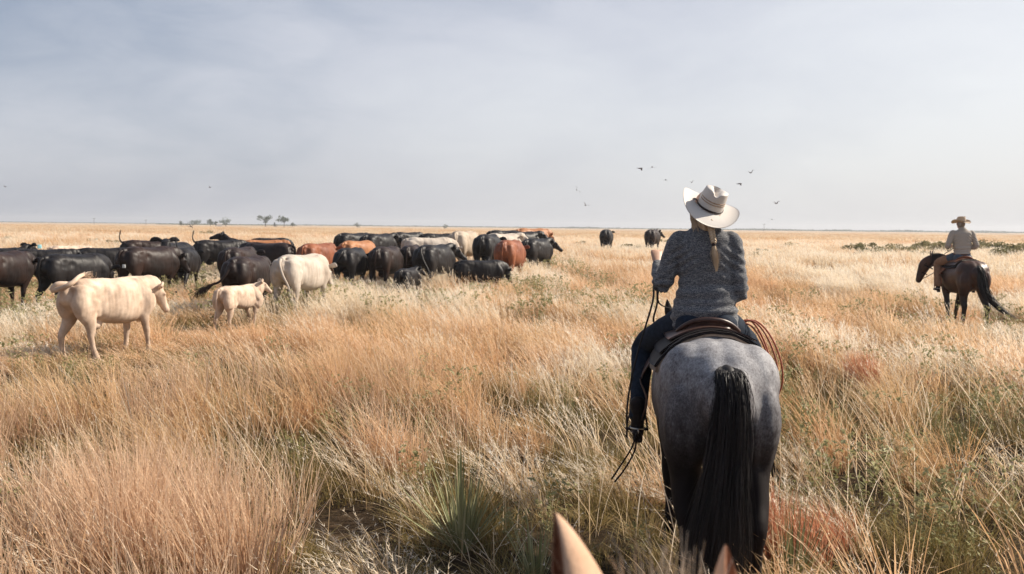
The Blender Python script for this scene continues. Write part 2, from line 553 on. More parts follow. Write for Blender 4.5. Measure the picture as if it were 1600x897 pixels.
def scatter(name, meshes, pts, label):
    """pts: list of (x, y, scale, zscale, rz, index). one object of uncounted growth"""
    coll = bpy.data.collections.new(name + '_clumps')
    for i, me in enumerate(meshes):
        o = bpy.data.objects.new('%s_clump_%02d' % (name, i), me)
        coll.objects.link(o)
    P = np.array(pts)
    n = len(P)
    me = bpy.data.meshes.new(name)
    co = np.empty((n, 3)); co[:, :2] = P[:, :2]
    co[:, 2] = [terrain(x, y) for x, y in P[:, :2]]
    me.vertices.add(n); me.vertices.foreach_set('co', co.ravel())
    def fv(nm, arr):
        a = me.attributes.new(nm, 'FLOAT_VECTOR', 'POINT'); a.data.foreach_set('vector', np.ascontiguousarray(arr, dtype=np.float32).ravel())
    rt = np.zeros((n, 3)); rt[:, 2] = P[:, 4]
    sc = np.stack([P[:, 2], P[:, 2], P[:, 3]], 1)
    fv('rt', rt); fv('sc', sc)
    a = me.attributes.new('ix', 'INT', 'POINT'); a.data.foreach_set('value', P[:, 5].astype(np.int32))
    ob = bpy.data.objects.new(name, me); COL.objects.link(ob)
    ng = bpy.data.node_groups.new(name + '_scatter', 'GeometryNodeTree')
    ng.interface.new_socket('Geometry', in_out='INPUT', socket_type='NodeSocketGeometry')
    ng.interface.new_socket('Geometry', in_out='OUTPUT', socket_type='NodeSocketGeometry')
    gi = ng.nodes.new('NodeGroupInput'); go = ng.nodes.new('NodeGroupOutput')
    mp_ = ng.nodes.new('GeometryNodeMeshToPoints')
    iop = ng.nodes.new('GeometryNodeInstanceOnPoints')
    ci = ng.nodes.new('GeometryNodeCollectionInfo')
    ci.inputs['Collection'].default_value = coll
    ci.inputs['Separate Children'].default_value = True
    ci.inputs['Reset Children'].default_value = True
    def na(nm, ty):
        q = ng.nodes.new('GeometryNodeInputNamedAttribute'); q.data_type = ty; q.inputs['Name'].default_value = nm
        return q.outputs['Attribute']
    ng.links.new(gi.outputs[0], mp_.inputs[0])
    ng.links.new(mp_.outputs[0], iop.inputs['Points'])
    ng.links.new(ci.outputs[0], iop.inputs['Instance'])
    iop.inputs['Pick Instance'].default_value = True
    ng.links.new(na('ix', 'INT'), iop.inputs['Instance Index'])
    ng.links.new(na('rt', 'FLOAT_VECTOR'), iop.inputs['Rotation'])
    ng.links.new(na('sc', 'FLOAT_VECTOR'), iop.inputs['Scale'])
    ng.links.new(iop.outputs[0], go.inputs[0])
    md = ob.modifiers.new('scatter', 'NODES'); md.node_group = ng
    tag(ob, label, 'grass', kind='stuff')
    return ob

HALF = R(37)
def wedge(r0, r1, dens):
    area = HALF * (r1 * r1 - r0 * r0)
    n = int(area * dens)
    r = np.sqrt(RS.uniform(r0 * r0, r1 * r1, n)); a = RS.uniform(-HALF, HALF, n)
    return np.stack([r * np.sin(a), r * np.cos(a)], 1)

def nn2(x, y, s, z=0.0): return noise.noise(Vector((x * s, y * s, z)))

BAYX = at(1505, 414, 20.6).x
def build_grass():
    gaps = []
    for gx, gy, gr in [(35, 800, .42), (40, 612, .75), (385, 868, .40), (620, 700, .38), (1265, 605, .6), (800, 690, .40), (950, 690, .35), (1505, 640, .5), (480, 715, .4), (215, 640, .5), (1560, 740, .45), (30, 530, 1.0), (1330, 690, .35), (560, 830, .3)]:
        q = at(gx, gy, CAMH * F / (gy - 355)); gaps.append((q.x, q.y, gr))
    def keep(pts, k=1.0):
        return [p for p in pts if not any(((p[0] - a_) / 1.5) ** 2 + (p[1] - b_) ** 2 < (r_ * k) ** 2 for a_, b_, r_ in gaps)]
    # --- golden bunch grass, three sizes of clump by distance
    near = [clump('gn%d' % i, M_gold, 62, 0.22, 0.66, 0.14, 0.0066, lean=0.40, spread=0.5, curl=0.5, wild=.12, fluff=4 if i % 2 else 2, seed=20 + i, fl=0.03) for i in range(5)]
    near_p = [clump('gp%d' % i, M_pale, 54, 0.3, 0.64, 0.14, 0.0056, lean=0.42, spread=0.4, curl=0.6, fluff=14, seed=40 + i, fl=0.045) for i in range(3)]
    mid = [clump('gm%d' % i, M_gold, 66, 0.26, 0.62, 0.26, 0.0105, lean=0.46, spread=0.25, curl=0.5, wild=.06, fluff=4, seed=60 + i, fl=0.05) for i in range(4)]
    mid_p = [clump('gq%d' % i, M_pale, 56, 0.28, 0.62, 0.26, 0.0085, lean=0.42, spread=0.3, curl=0.65, fluff=14, seed=70 + i, fl=0.06) for i in range(3)]
    far = [clump('gf%d' % i, M_gold, 100, 0.22, 0.62, 0.7, 0.020, lean=0.3, spread=0.1, curl=0.4, fluff=3, seed=80 + i, fl=0.07, segs=2) for i in range(4)]
    far_p = [clump('gg%d' % i, M_pale, 90, 0.22, 0.58, 0.7, 0.018, lean=0.3, spread=0.1, curl=0.5, fluff=6, seed=90 + i, fl=0.08, segs=2) for i in range(3)]
    vfar = [clump('gv%d' % i, M_gold if i == 0 else M_pale, 150, 0.18, 0.5, 2.2, 0.045, lean=0.2, spread=0.05, curl=0.3, seed=100 + i, segs=2) for i in range(3)]
    meshes = near + near_p + mid + mid_p + far + far_p + vfar
    I = dict(near=0, near_p=5, mid=8, mid_p=12, far=15, far_p=19, vfar=22)
    pts = []
    def paleness(x, y):
        # feathery grass stands more to the right and in the middle distance
        v = 0.13 * ss(9, 14, y) + 0.04 + 1.0 * nn2(x, y, 0.2, 5.5) + 0.7 * nn2(x, y, 0.7, 2.5) + 0.35 * (x / max(y, 1.0)) + 0.12 * ss(8, 16, y) - 0.12
        return v > RS.rand() * 0.5 - 0.12
    for x, y in wedge(3.3, 12.5, 11):
        g = 0.8 * nn2(x, y, 0.9, 1.0) + 0.75 * nn2(x, y, 2.6, 4.0)
        right = ss(0.5, 3.0, x)
        if g < 0.05 + 0.14 * (1 - ss(5, 12, y)) + 0.06 * right + 0.14 * (RS.rand() - 0.5): continue
        lo = 0.78 if y < 8 else 0.95
        s_ = RS.uniform(0.7, 1.35)
        rz = RS.normal() * 0.5
        if paleness(x, y): ix = I['near_p'] + RS.randint(3)
        else: ix = RS.randint(5)
        pts.append((x, y, s_, s_ * lo * RS.uniform(0.8, 1.15), rz, ix))
    for x, y in wedge(12.5, 36, 6.0):
        g = nn2(x, y, 0.5, 1.0) + 0.6 * nn2(x, y, 1.6, 4.0)
        if g < -0.24 + 0.2 * (RS.rand() - 0.5): continue
        s_ = RS.uniform(0.85, 1.3)
        ix = (I['mid_p'] + RS.randint(3)) if paleness(x, y) else (I['mid'] + RS.randint(4))
        pts.append((x, y, s_, s_ * RS.uniform(0.75, 1.15), RS.normal() * 0.5, ix))
    for x, y in wedge(34, 95, 1.5):
        if nn2(x, y, 0.2, 1.0) < -0.5: continue
        s_ = RS.uniform(0.8, 1.3)
        ix = (I['far_p'] + RS.randint(3)) if paleness(x, y) or RS.rand() < .45 else (I['far'] + RS.randint(4))
        pts.append((x, y, s_, s_ * RS.uniform(0.7, 1.1), RS.normal() * 0.6, ix))
    for x, y in wedge(90, 420, 0.10):
        s_ = RS.uniform(0.8, 1.4)
        pts.append((x, y, s_, s_ * RS.uniform(0.5, 1.0), RS.rand() * 6.28, I['vfar'] + RS.randint(3)))
    k0 = len(meshes)
    meshes += [clump('gs%d' % i, M_pale, 7, 0.5, 0.85, 0.22, 0.0062, lean=0.45, spread=0.4, curl=0.35, wild=.15, fluff=5, seed=110 + i, fl=0.03, segs=4) for i in range(4)]
    for x, y in wedge(3.8, 14, 3.5):
        pts.append((x, y, 1.0, RS.uniform(.7, 1.1), RS.normal() * .5, k0 + RS.randint(4)))
    # the cattle nearest the camera stand in trodden, shorter grass
    tr = [(at(172, 520, 14.8).x, 13.4, 2.4), (at(374, 520, 18.3).x, 17.4, 1.4), (at(640, 430, 25).x, 24.2, 1.2), (BAYX - .3, 19.7, 2.0), (at(470, 480, 21.5).x, 20.8, 1.2)]
    pts = [(x, y, s_, z_ * ((.75 if x < -5.5 else 1.12) if 18 < y < 34 and x < 1.5 else 1), rz, ix) for (x, y, s_, z_, rz, ix) in pts]
    yc = [(-.30, 5.85, .55), (.15, 5.3, .35), (1.73, 5.5, .35), (4.1, 8.9, .4)]
    pts = [(x, y, s_, z_ * (0.35 if any(math.hypot(x - a_, y - b_ + .12) < r_ for a_, b_, r_ in yc) else 1.0), rz, ix) for (x, y, s_, z_, rz, ix) in pts]
    pts = [(x, y, s_, z_ * (0.40 if any(math.hypot(x - a_, y - b_) < r_ for a_, b_, r_ in tr) else 1.0), rz, ix) for (x, y, s_, z_, rz, ix) in pts]
    pts = keep(pts)
    rr_ = [(at(a_, b_, CAMH * F / (b_ - 358)), c_) for a_, b_, c_ in ((1352, 632, .38), (1190, 905, .22), (1262, 910, .15))]
    pts = [q for q in pts if not any((q[0] - p_.x) ** 2 + (q[1] - p_.y) ** 2 < c_ * c_ for p_, c_ in rr_)]
    scatter('golden_grass', meshes, pts, 'tall golden prairie grass leaning left in the wind')

    # --- red and pink bunch grass at the left front, rusty tufts at the right
    red = [clump('rn%d' % i, M_red, 80, 0.4, 0.90, 0.20, 0.0062, wild=.06, lean=0.16, spread=0.45, curl=0.35, fluff=2, seed=120 + i, fl=0.02) for i in range(4)]
    rust = [clump('ru%d' % i, M_rust, 70, 0.3, 0.62, 0.10, 0.0055, lean=0.3, spread=0.3, curl=0.3, seed=130 + i) for i in range(2)]
    pts = []
    for x, y in wedge(4.2, 12.0, 7.5):
        left = ss(-0.3, -1.4, x)
        g = nn2(x, y, 0.6, 9.0)
        if left * (0.16 + 0.9 * g) < RS.rand() * 0.9: continue
        s_ = RS.uniform(0.8, 1.1)
        pts.append((x, y, s_, s_ * RS.uniform(0.7, 1.05), RS.normal() * 0.6, RS.randint(4)))
    for (px, py, h) in [(150, 905, 1.0), (200, 880, 1.05), (105, 860, 0.9), (255, 905, 1.0), (310, 890, 0.95), (360, 915, 0.9), (180, 820, 0.9), (300, 830, 0.8), (60, 700, 0.7), (230, 950, 0.9), (160, 945, 1.0), (330, 950, 0.9)]:
        D = CAMH * F / (py - 348)
        p = at(px, py, D)
        for q in range(3):
            pts.append((p.x + RS.normal() * 0.12, p.y + RS.normal() * 0.12, 1.0, h, RS.normal() * 0.5, RS.randint(4)))
    for (px, py, h) in [(1352, 622, 1.1), (1346, 616, 1.0), (1362, 612, 1.0), (1188, 890, 1.0), (1450, 620, .7), (1196, 905, 0.9), (1172, 880, 0.8), (1262, 900, 0.8), (1300, 870, 0.6), (1495, 595, 0.5)]:
        D = CAMH * F / (py - 358)
        p = at(px, py, D)
        for q in range(4):
            pts.append((p.x + RS.normal() * 0.06, p.y + RS.normal() * 0.07, 0.9, h, RS.normal() * 0.5, 4 + RS.randint(2)))
    pts = keep(pts, .8)
    scatter('red_grass', red + rust, pts, 'reddish pink bunch grass with fine upright stems')

    # --- low olive and brown growth between the clumps
    low = [clump('ln%d' % i, M_low, 95, 0.06, 0.26, 0.17, 0.0045, lean=0.1, spread=0.9, curl=0.6, wild=0.35, seed=140 + i) for i in range(4)]
    lowm = [clump('lm%d' % i, M_low, 80, 0.08, 0.24, 0.3, 0.009, lean=0.15, spread=0.6, curl=0.6, wild=0.3, seed=150 + i) for i in range(3)]
    pts = []
    for x, y in wedge(3.0, 13, 13):
        if nn2(x, y, 1.6, 21.0) < -0.12: continue
        s_ = RS.uniform(0.7, 1.3)
        pts.append((x, y, s_, s_ * RS.uniform(0.6, 1.2), RS.rand() * 6.28, RS.randint(4)))
    for x, y in wedge(13, 40, 3.0):
        s_ = RS.uniform(0.8, 1.3)
        pts.append((x, y, s_, s_ * RS.uniform(0.8, 1.2), RS.rand() * 6.28, 4 + RS.randint(3)))
    pts = keep(pts, .55)
    scatter('low_grass', low + lowm, pts, 'short olive and brown undergrowth between the grass clumps')

    # --- small leafy weeds, some with pale seed heads
    fb = [forb('fn%d' % i, M_forb, 9, 0.30, 160 + i) for i in range(3)] + [forb('fh%d' % i, M_forb, 9, 0.48, 170 + i, heads=4) for i in range(2)]
    pts = []
    for x, y in wedge(3.5, 15, 3.0):
        g = nn2(x, y, 0.5, 31.0) + 0.25 * ss(0, 3, x)
        if g < 0.05: continue
        hd = RS.rand() < 0.25 + 0.3 * ss(1, 4, x)
        s_ = RS.uniform(0.7, 1.2)
        pts.append((x, y, s_, s_, RS.rand() * 6.28, 3 + RS.randint(2) if hd else RS.randint(3)))
    for x, y in wedge(14, 26, 0.5):
        if x < 2: continue
        pts.append((x, y, 1.2, 1.2, RS.rand() * 6.28, 3 + RS.randint(2)))
    for x, y in wedge(19, 36, 1.5):
        if x > 3 or nn2(x, y, .35, 41.0) < -.1: continue
        q = RS.uniform(1.0, 1.5)
        pts.append((x, y, q, q, RS.rand() * 6.28, 3 + RS.randint(2)))
    scatter('weeds', fb, pts, 'small grey green leafy weeds with pale seed heads')
build_grass()

# ------------------------------------------------------------------ cattle
def leg_pair(mb, hind, dx=(0, 0), sc=1.0, w=1.0):
    for k, sgn in enumerate((1, -1)):
        d = dx[k]
        if hind:
            st = [(-0.56, 0.17, 1.0, .12, .24), (-0.60, 0.185, 0.82, .10, .19), (-0.62 + d * .3, 0.19, 0.66, .072, .12), (-0.70 + d * .7, 0.18, 0.50, .048, .072),
                  (-0.73 + d * .8, 0.175, 0.43, .042, .055), (-0.71 + d * .9, 0.17, 0.25, .034, .042), (-0.69 + d, 0.17, 0.12, .042, .05), (-0.66 + d, 0.17, 0.02, .05, .065)]
        else:
            st = [(0.52, 0.19, 0.95, .09, .17), (0.50, 0.19, 0.72, .075, .115), (0.49 + d * .4, 0.17, 0.56, .056, .07), (0.50 + d * .6, 0.165, 0.44, .05, .056),
                  (0.50 + d * .8, 0.16, 0.26, .036, .04), (0.50 + d, 0.16, 0.12, .042, .05), (0.53 + d, 0.16, 0.02, .05, .062)]
        mb.tube([(q[0], q[1] * sgn * w) + tuple(q[2:]) for q in st], seg=14, cap=0.5)

def rot_yaw(pts, pivot, yaw):
    c, s_ = math.cos(yaw), math.sin(yaw)
    o = []
    for q in pts:
        x, y = q[0] - pivot[0], q[1] - pivot[1]
        o.append((pivot[0] + x * c - y * s_, pivot[1] + x * s_ + y * c) + tuple(q[2:]))
    return o

def cow_body(name, poll=1.22, nose=-0.8, yaw=0.0, hind=(0.12, -0.14), fore=(-0.1, 0.16), fat=1.0, calf=False, udder=True, voxel=0.019):
    """poll: height of the top of the head, nose: slope of the face, yaw: head turned to the left"""
    mb = MB()
    dp = 0.80 if calf else 0.95
    fat *= 0.96
    zb = 1.30
    def T(x, a, b, dz=0):
        return (x, 0, zb + dz - b * dp, a * fat, b * dp)
    # barrel: hip box, waist, round belly, shoulder
    mb.tube([T(-.80, .10, .12, -.06), T(-.76, .175, .20, -.02), T(-.64, .225, .27, .02), T(-.46, .265, .305, .035), T(-.28, .28, .340, .01), T(-.05, .310, .370, -.005),
             T(.18, .318, .380, -.01), (.40, 0, 1.30 - .37 * dp, .285 * fat, .37 * dp), (.56, 0, 1.315 - .35 * dp, .225 * fat, .35 * dp), (.68, 0, 1.25 - .29 * dp, .15 * fat, .27 * dp)],
            seg=32, p=2.75)
    mb.tube([(-.80, 0, 1.26, .05, .03), (-.5, 0, 1.295, .06, .035), (0, 0, 1.275, .07, .035), (.40, 0, 1.295, .06, .04), (.62, 0, 1.26, .06, .06)], seg=12)   # spine
    mb.tube([(-.76, .0, 1.20, .10, .05), (-.80, 0, 1.235, .05, .04)], seg=10)
    for s_ in (1, -1):
        # hook bone to pin bone, thurl and round
        mb.tube([(-.43, s_ * .195 * fat, 1.20, .06, .065), (-.60, s_ * .165 * fat, 1.18, .07, .08), (-.75, s_ * .10, 1.17, .055, .06)], side=(0, 1, 0), seg=12)
        mb.tube([(-.60, s_ * .155, 1.12, .12, .20), (-.66, s_ * .175, .94, .125, .19), (-.64, s_ * .185, .80, .10, .16)], side=(0, 1, 0), seg=16)
        mb.tube([(-.42, s_ * .22 * fat, 1.08, .035, .09), (-.38, s_ * .215 * fat, .88, .045, .10), (-.38, s_ * .19 * fat, .75, .04, .07)], side=(0, 1, 0), seg=12)   # stifle flap
        # shoulder blade and upper arm
        mb.tube([(.40, s_ * .12, 1.24, .06, .08), (.50, s_ * .205, 1.06, .075, .13), (.58, s_ * .215, .90, .085, .13), (.50, s_ * .20, .76, .075, .12)], side=(0, 1, 0), seg=14)
    px = .90 if not calf else .84
    nk = [(.46, 0, 1.06, .17, .27), (.60, 0, 1.085, .145, .245), (.80, 0, (1.09 + poll) / 2 - .02, .115, .20), (px, 0, poll - .13, .095, .150)]
    nk = rot_yaw(nk, (.58, 0), yaw * 0.5)
    mb.tube(nk, seg=18)
    hx, hy = nk[-1][0], nk[-1][1]
    ca = math.sqrt(max(0.05, 1 - nose * nose))
    hz = poll - .075
    k_ = .94 if not calf else .80
    Xd = Vector((ca, 0, nose)); Zd = Vector((-nose, 0, ca))
    Ym = Matrix.Rotation(yaw, 3, 'Z')
    def W(u, v, l):          # along the face, towards the forehead, sideways
        p = Vector((hx, hy, hz)) + Ym @ (Xd * u * k_ + Zd * v * k_ + Vector((0, l * k_, 0)))
        return tuple(p)
    sd = tuple(Ym @ Vector((0, 1, 0)))
    mb.tube([W(-.03, -.045, 0) + (.085 * k_, .08 * k_), W(.06, -.04, 0) + (.105 * k_, .105 * k_), W(.15, -.045, 0) + (.108 * k_, .115 * k_), W(.25, -.045, 0) + (.082 * k_, .092 * k_),
             W(.35, -.045, 0) + (.064 * k_, .070 * k_), W(.43, -.042, 0) + (.070 * k_, .064 * k_), W(.465, -.042, 0) + (.062 * k_, .054 * k_)], side=sd, seg=18, p=2.6, cap=.5)
    mb.ball(W(.13, -.13, 0), .075 * k_)
    for s_ in (1, -1):
        mb.ball(W(.15, .035, s_ * .085), .034 * k_)
        e0, e1, e2, e3 = W(.0, .01, s_ * .09), W(-.03, .035, s_ * .19), W(-.05, .02, s_ * .29), W(-.055, -.03, s_ * .38)
        mb.tube([e0 + (.038, .032), e1 + (.066, .026), e2 + (.064, .024), e3 + (.02, .018)], side=tuple(Ym @ (Zd * .5 + Vector((0, 0, .7)) - Xd * .3)), seg=10, cap=.3)
    lw = .82 if calf else 1.0
    leg_pair(mb, True, hind, w=lw); leg_pair(mb, False, fore, w=lw)
    if udder and not calf:
        mb.ball((-.34, 0, .60), (.15, .12, .10))
    if not calf:
        mb.tube([(.52, 0, .66, .08, .12), (.68, 0, .80, .05, .13), (.82, 0, poll - .30, .022, .10)], seg=12)
    me = fuse(mb, name, voxel, 7, 0.6)
    def fn(c):
        x, y, z = c
        d = 0.010 * noise.noise(Vector((x * 3.1, y * 3.1, z * 3.1)) + Vector((fat * 9, poll * 5, 0))) + .003 * noise.noise(Vector((x * 11, y * 11, z * 11)))
        if z > .6: d += (.007 * noise.noise(Vector((x * 13, y * 2, z * 2.5 + fat * 7))) + .004 * noise.noise(Vector((x * 26, y * 3, z * 5)))) * ss(.6, .8, z)
        d -= 0.022 * math.exp(-((x + .30) / .07) ** 2 - ((z - 1.10) / .07) ** 2)
        return d
    return displace(me, fn)

def tail_mesh(name, path, r0=0.035, switch=0.30, n=46, hw=0.008, seed=0, rr=0.6):
    """thin tail ending in a switch of hair"""
    rs = np.random.RandomState(seed)
    mb = MB()
    k = len(path)
    mb.tube([(p[0], p[1], p[2], max(r0 * (1 - rr * i / (k - 1)), .010)) for i, p in enumerate(path)], side=(0.3, 1, 0.1), seg=10, cap=0.4)
    a = np.array(path[-2]); b = np.array(path[-1]); d = (b - a) / np.linalg.norm(b - a)
    for i in range(n):
        st = b - d * rs.uniform(0, 0.12)
        dd = d + rs.normal(size=3) * 0.16 + np.array([0, 0, -0.15])
        L = switch * rs.uniform(0.6, 1.1)
        P = [st + rs.normal(size=3) * 0.008, st + dd * L * .35 + rs.normal(size=3) * .012, st + (dd * .75 + np.array([0, 0, -.1])) * L * .75, st + (dd * .55 + np.array([0, 0, -.25])) * L]
        mb.ribbon(P, hw * 1.4, hw * .3, (rs.normal(), rs.normal(), rs.normal() * .3))
    return mb.mesh(name)

T_hang = tail_mesh('tail_hanging', [(-.82, 0, 1.24), (-.90, 0, 1.18), (-.92, .01, .95), (-.90, .02, .72), (-.91, .02, .58)], seed=1)
T_left = tail_mesh('tail_swung_left', [(-.82, 0, 1.24), (-.92, .03, 1.15), (-.98, .14, .95), (-1.0, .32, .80), (-1.0, .48, .74)], seed=2)
T_right = tail_mesh('tail_swung_right', [(-.82, 0, 1.24), (-.91, -.03, 1.15), (-.95, -.12, .95), (-.95, -.24, .74), (-.97, -.3, .6)], seed=3)
T_up = tail_mesh('tail_raised', [(-.80, 0, 1.24), (-.87, 0, 1.29), (-.90, .02, 1.42), (-.86, .05, 1.58)], r0=.036, switch=.16, n=40, hw=.010, seed=4, rr=.8)
T_upl = tail_mesh('tail_raised_back', [(-.80, 0, 1.24), (-.86, 0, 1.29), (-.82, -.03, 1.40), (-.68, -.08, 1.52)], r0=.036, switch=.12, n=30, hw=.010, seed=5, rr=.8)
T_big = tail_mesh('tail_flung_left', [(-.80, 0, 1.22), (-.92, .04, 1.04), (-1.02, .16, .84), (-1.10, .34, .76)], r0=.036, switch=.55, n=110, hw=.012, seed=6, rr=.4)
T_flip = tail_mesh('tail_flipped_over_back', [(-.80, 0, 1.25), (-.93, .05, 1.25), (-.97, .10, 1.16), (-.88, -.16, 1.25), (-.66, -.10, 1.36), (-.52, -.03, 1.39)], r0=.046, switch=.40, n=110, hw=.007, seed=7, rr=.35)
TAILS = dict(h=T_hang, l=T_left, r=T_right, u=T_up, v=T_upl, b=T_big, f=T_flip)

BODIES = dict(
    a=cow_body('cow_level', 1.22, -0.78),
    b=cow_body('cow_low', 1.04, -0.86, 0.25, (-.12, .12), (.14, -.1)),
    c=cow_body('cow_right', 1.30, -0.62, -0.95, (.1, -.1), (-.1, .1), fat=1.04),
    d=cow_body('cow_high', 1.46, -0.42, 0.45, (.14, -.1), (-.14, .12)),
    e=cow_body('cow_wide', 1.15, -0.82, -0.35, (-.05, .1), (.05, -.1), fat=1.05),
    k=cow_body('calf_shape', 1.36, -0.60, -0.8, (.12, -.14), (-.12, .12), fat=.78, calf=True),
    P=cow_body('pale_cow_shape', 1.20, -0.90, -0.45, (-.06, .26), (-.08, .12), fat=.95, voxel=0.015),
    K=cow_body('pale_calf_shape', 1.44, -0.68, -0.75, (-.1, .16), (.14, -.08), fat=.80, calf=True, voxel=0.016),
    W=cow_body('white_cow_shape', 1.10, -0.85, -0.15, (.02, .22), (-.1, .18), fat=1.0, voxel=0.016),
)
COATS = dict(B=black_coat, N=brownblack_coat, R=red_coat, O=orange_coat, P=pale_coat, W=white_coat, C=cream_coat)
eye_m = simple('animal_eye', (0.01, 0.007, 0.005), 0.12, 0.6, 0.1, 10, 0)
tag_white = simple('white_ear_tag', (0.75, 0.78, 0.76), 0.4, 0.4, 0.05, 10, 0)
tag_blue = simple('blue_ear_tag', (0.30, 0.62, 0.68), 0.4, 0.4, 0.05, 10, 0)
tb = MB(); tb.tube([(0, 0, 0, .035, .004), (0, 0, -.05, .042, .004), (0, 0, -.08, .04, .004)], seg=8, cap=0.2)
tag_mesh = tb.mesh('ear_tag_plate')
eb = MB(); eb.ball((0, 0, 0), .017, 10, 6)
eye_mesh = eb.mesh('eye_ball')

def eyes(e, pos, r=1.0):
    for p in pos:
        o = link('eye', eye_mesh, eye_m, e); o.location = p; o.scale = (r, r, r)

# px, top py, depth, heading (0 = away, clockwise), body, coat, tail, pitch, back height override, name, label
HERD = [
 (2, 391, 22.0, 36, 'e', 'N', 'h', 0, None, 'cow', 'big brown sheened black cow cut off by the left edge of the photo'),
 (118, 395, 22.5, 50, 'b', 'B', 'h', 0, None, 'cow', 'big glossy black cow right behind the pale cow, thin tail hanging down'),
 (2, 386, 28.5, 72, 'd', 'B', 'h', 0, None, 'cow', 'black cow at the far left with a blue ear tag, head raised over nearer backs'),
 (72, 388, 27.5, 78, 'a', 'B', 'h', 0, None, 'cow', 'black cow whose back shows in front of the cream cow on the left'),
 (108, 383, 33.0, 72, 'a', 'P', 'h', 0, None, 'cow', 'cream cow mostly hidden behind the black cows on the left'),
 (164, 386, 29.0, 80, 'b', 'B', 'h', 0, None, 'cow', 'black cow with only its back in view right of the cream cow'),
 (232, 374, 31.5, 68, 'a', 'N', 'u', 0, None, 'cow', 'dark brown cow with its tail held straight up over its back'),
 (234, 384, 25.5, 46, 'e', 'N', 'h', 0, None, 'cow', "shiny black cow standing broadside above the pale cow's shoulder"),
 (274, 378, 28.0, 200, 'd', 'B', 'h', 0, None, 'cow', 'black cow turned to face the camera beside the dark cow with raised tail'),
 (289, 386, 27.5, 12, 'a', 'B', 'u', 0, None, 'cow', 'black cow seen from behind flicking its tail up to the left'),
 (343, 374, 32.5, 66, 'a', 'B', 'u', 0, None, 'cow', 'black cow broadside with its tail raised like a stick'),
 (372, 374, 34.0, -58, 'd', 'B', 'h', 10, None, 'cow', 'black cow rearing up behind the herd with its head to the left'),
 (418, 378, 30.5, -60, 'e', 'N', 'h', 0, None, 'cow', 'dark speckled cow with white ear tags facing left in the middle of the group'),
 (424, 371, 38.5, 82, 'b', 'B', 'h', 0, None, 'cow', 'farthest black cow above the tan back in the middle of the left group'),
 (412, 374, 34.5, 84, 'a', 'O', 'h', 0, None, 'cow', 'tan cow with only its orange back in view behind the speckled cow'),
 (374, 385, 27.0, 22, 'a', 'N', 'h', 0, None, 'cow', 'dark brown cow seen from behind just above the massive reddish backed black cow'),
 (388, 399, 21.8, 24, 'e', 'N', 'b', 0, None, 'cow', 'massive black cow with reddish back flinging its tail out to the left'),
 (497, 379, 29.5, 28, 'a', 'R', 'h', 0, None, 'cow', "red cow behind the white cow's head"),
 (552, 363, 38.0, 40, 'a', 'B', 'h', 0, None, 'cow', 'black cow at the back of the group above the small orange back'),
 (592, 364, 35.0, 32, 'c', 'B', 'h', 0, None, 'cow', 'black cow looking right, behind the orange back'),
 (560, 375, 32.5, 34, 'b', 'O', 'h', 0, None, 'cow', 'small orange red back between four black cows'),
 (549, 386, 27.5, 16, 'e', 'B', 'l', 0, None, 'cow', 'black cow seen from behind next to the white cow, tail swung left'),
 (604, 384, 28.2, 18, 'e', 'N', 'h', 0, None, 'cow', 'black cow seen from behind with its head turned right, second from the white cow'),
 (644, 382, 29.8, 10, 'a', 'N', 'h', 0, None, 'cow', 'narrow black cow just behind the black calf'),
 (680, 381, 27.8, 24, 'c', 'B', 'r', 0, None, 'cow', 'black cow with grey sheen and hanging tail, right of the small black calf'),
 (638, 418, 25.5, 20, 'k', 'B', 'h', 0, None, 'calf', 'small black calf low in the grass in front of the row of black cows'),
 (672, 370, 33.5, 68, 'b', 'W', 'h', 0, None, 'cow', 'whitish cow whose long pale back shows above the black row'),
 (637, 362, 43.0, 44, 'a', 'B', 'h', 0, None, 'cow', 'small far black cow left of the pale cow on the skyline side'),
 (686, 364, 41.0, 62, 'e', 'B', 'h', 0, None, 'cow', 'far black cow behind the long whitish back'),
 (726, 360, 35.5, 20, 'e', 'C', 'r', 0, None, 'cow', 'greyish cream cow seen from behind near the top of the herd'),
 (763, 365, 33.8, 14, 'a', 'B', 'h', 0, None, 'cow', 'round black cow seen from behind next to the greyish cream cow'),
 (787, 364, 38.0, 44, 'c', 'W', 'h', 0, None, 'cow', 'white cow with only its bright shoulder in view between black cows'),
 (790, 359, 44.5, 55, 'a', 'B', 'h', 0, None, 'cow', 'farthest thin black back at the top right of the herd'),
 (816, 361, 40.5, 50, 'c', 'B', 'h', 0, None, 'cow', 'black cow between the red cow from behind and the orange cow'),
 (798, 374, 31.0, 14, 'e', 'R', 'h', 0, None, 'cow', 'dark red cow seen squarely from behind'),
 (839, 372, 34.0, 26, 'c', 'B', 'h', 0, None, 'cow', 'black cow looking right at the right end of the herd'),
 (832, 356, 45.5, 48, 'e', 'O', 'h', 0, None, 'cow', 'orange red cow farthest right in the herd with its head against the field'),
 (752, 393, 27.0, 72, 'b', 'B', 'h', 0, 1.16, 'cow', 'low black animal broadside with lowered head in front of the dark red cow'),
 (948, 358, 57.0, 6, 'a', 'B', 'h', 0, None, 'cow', 'left one of the two lone black cows walking away on the open field'),
 (1020, 358, 58.0, 12, 'c', 'N', 'h', 0, None, 'cow', 'right one of the two lone black cows, just left of the near rider'),
]
BACK = 1.345
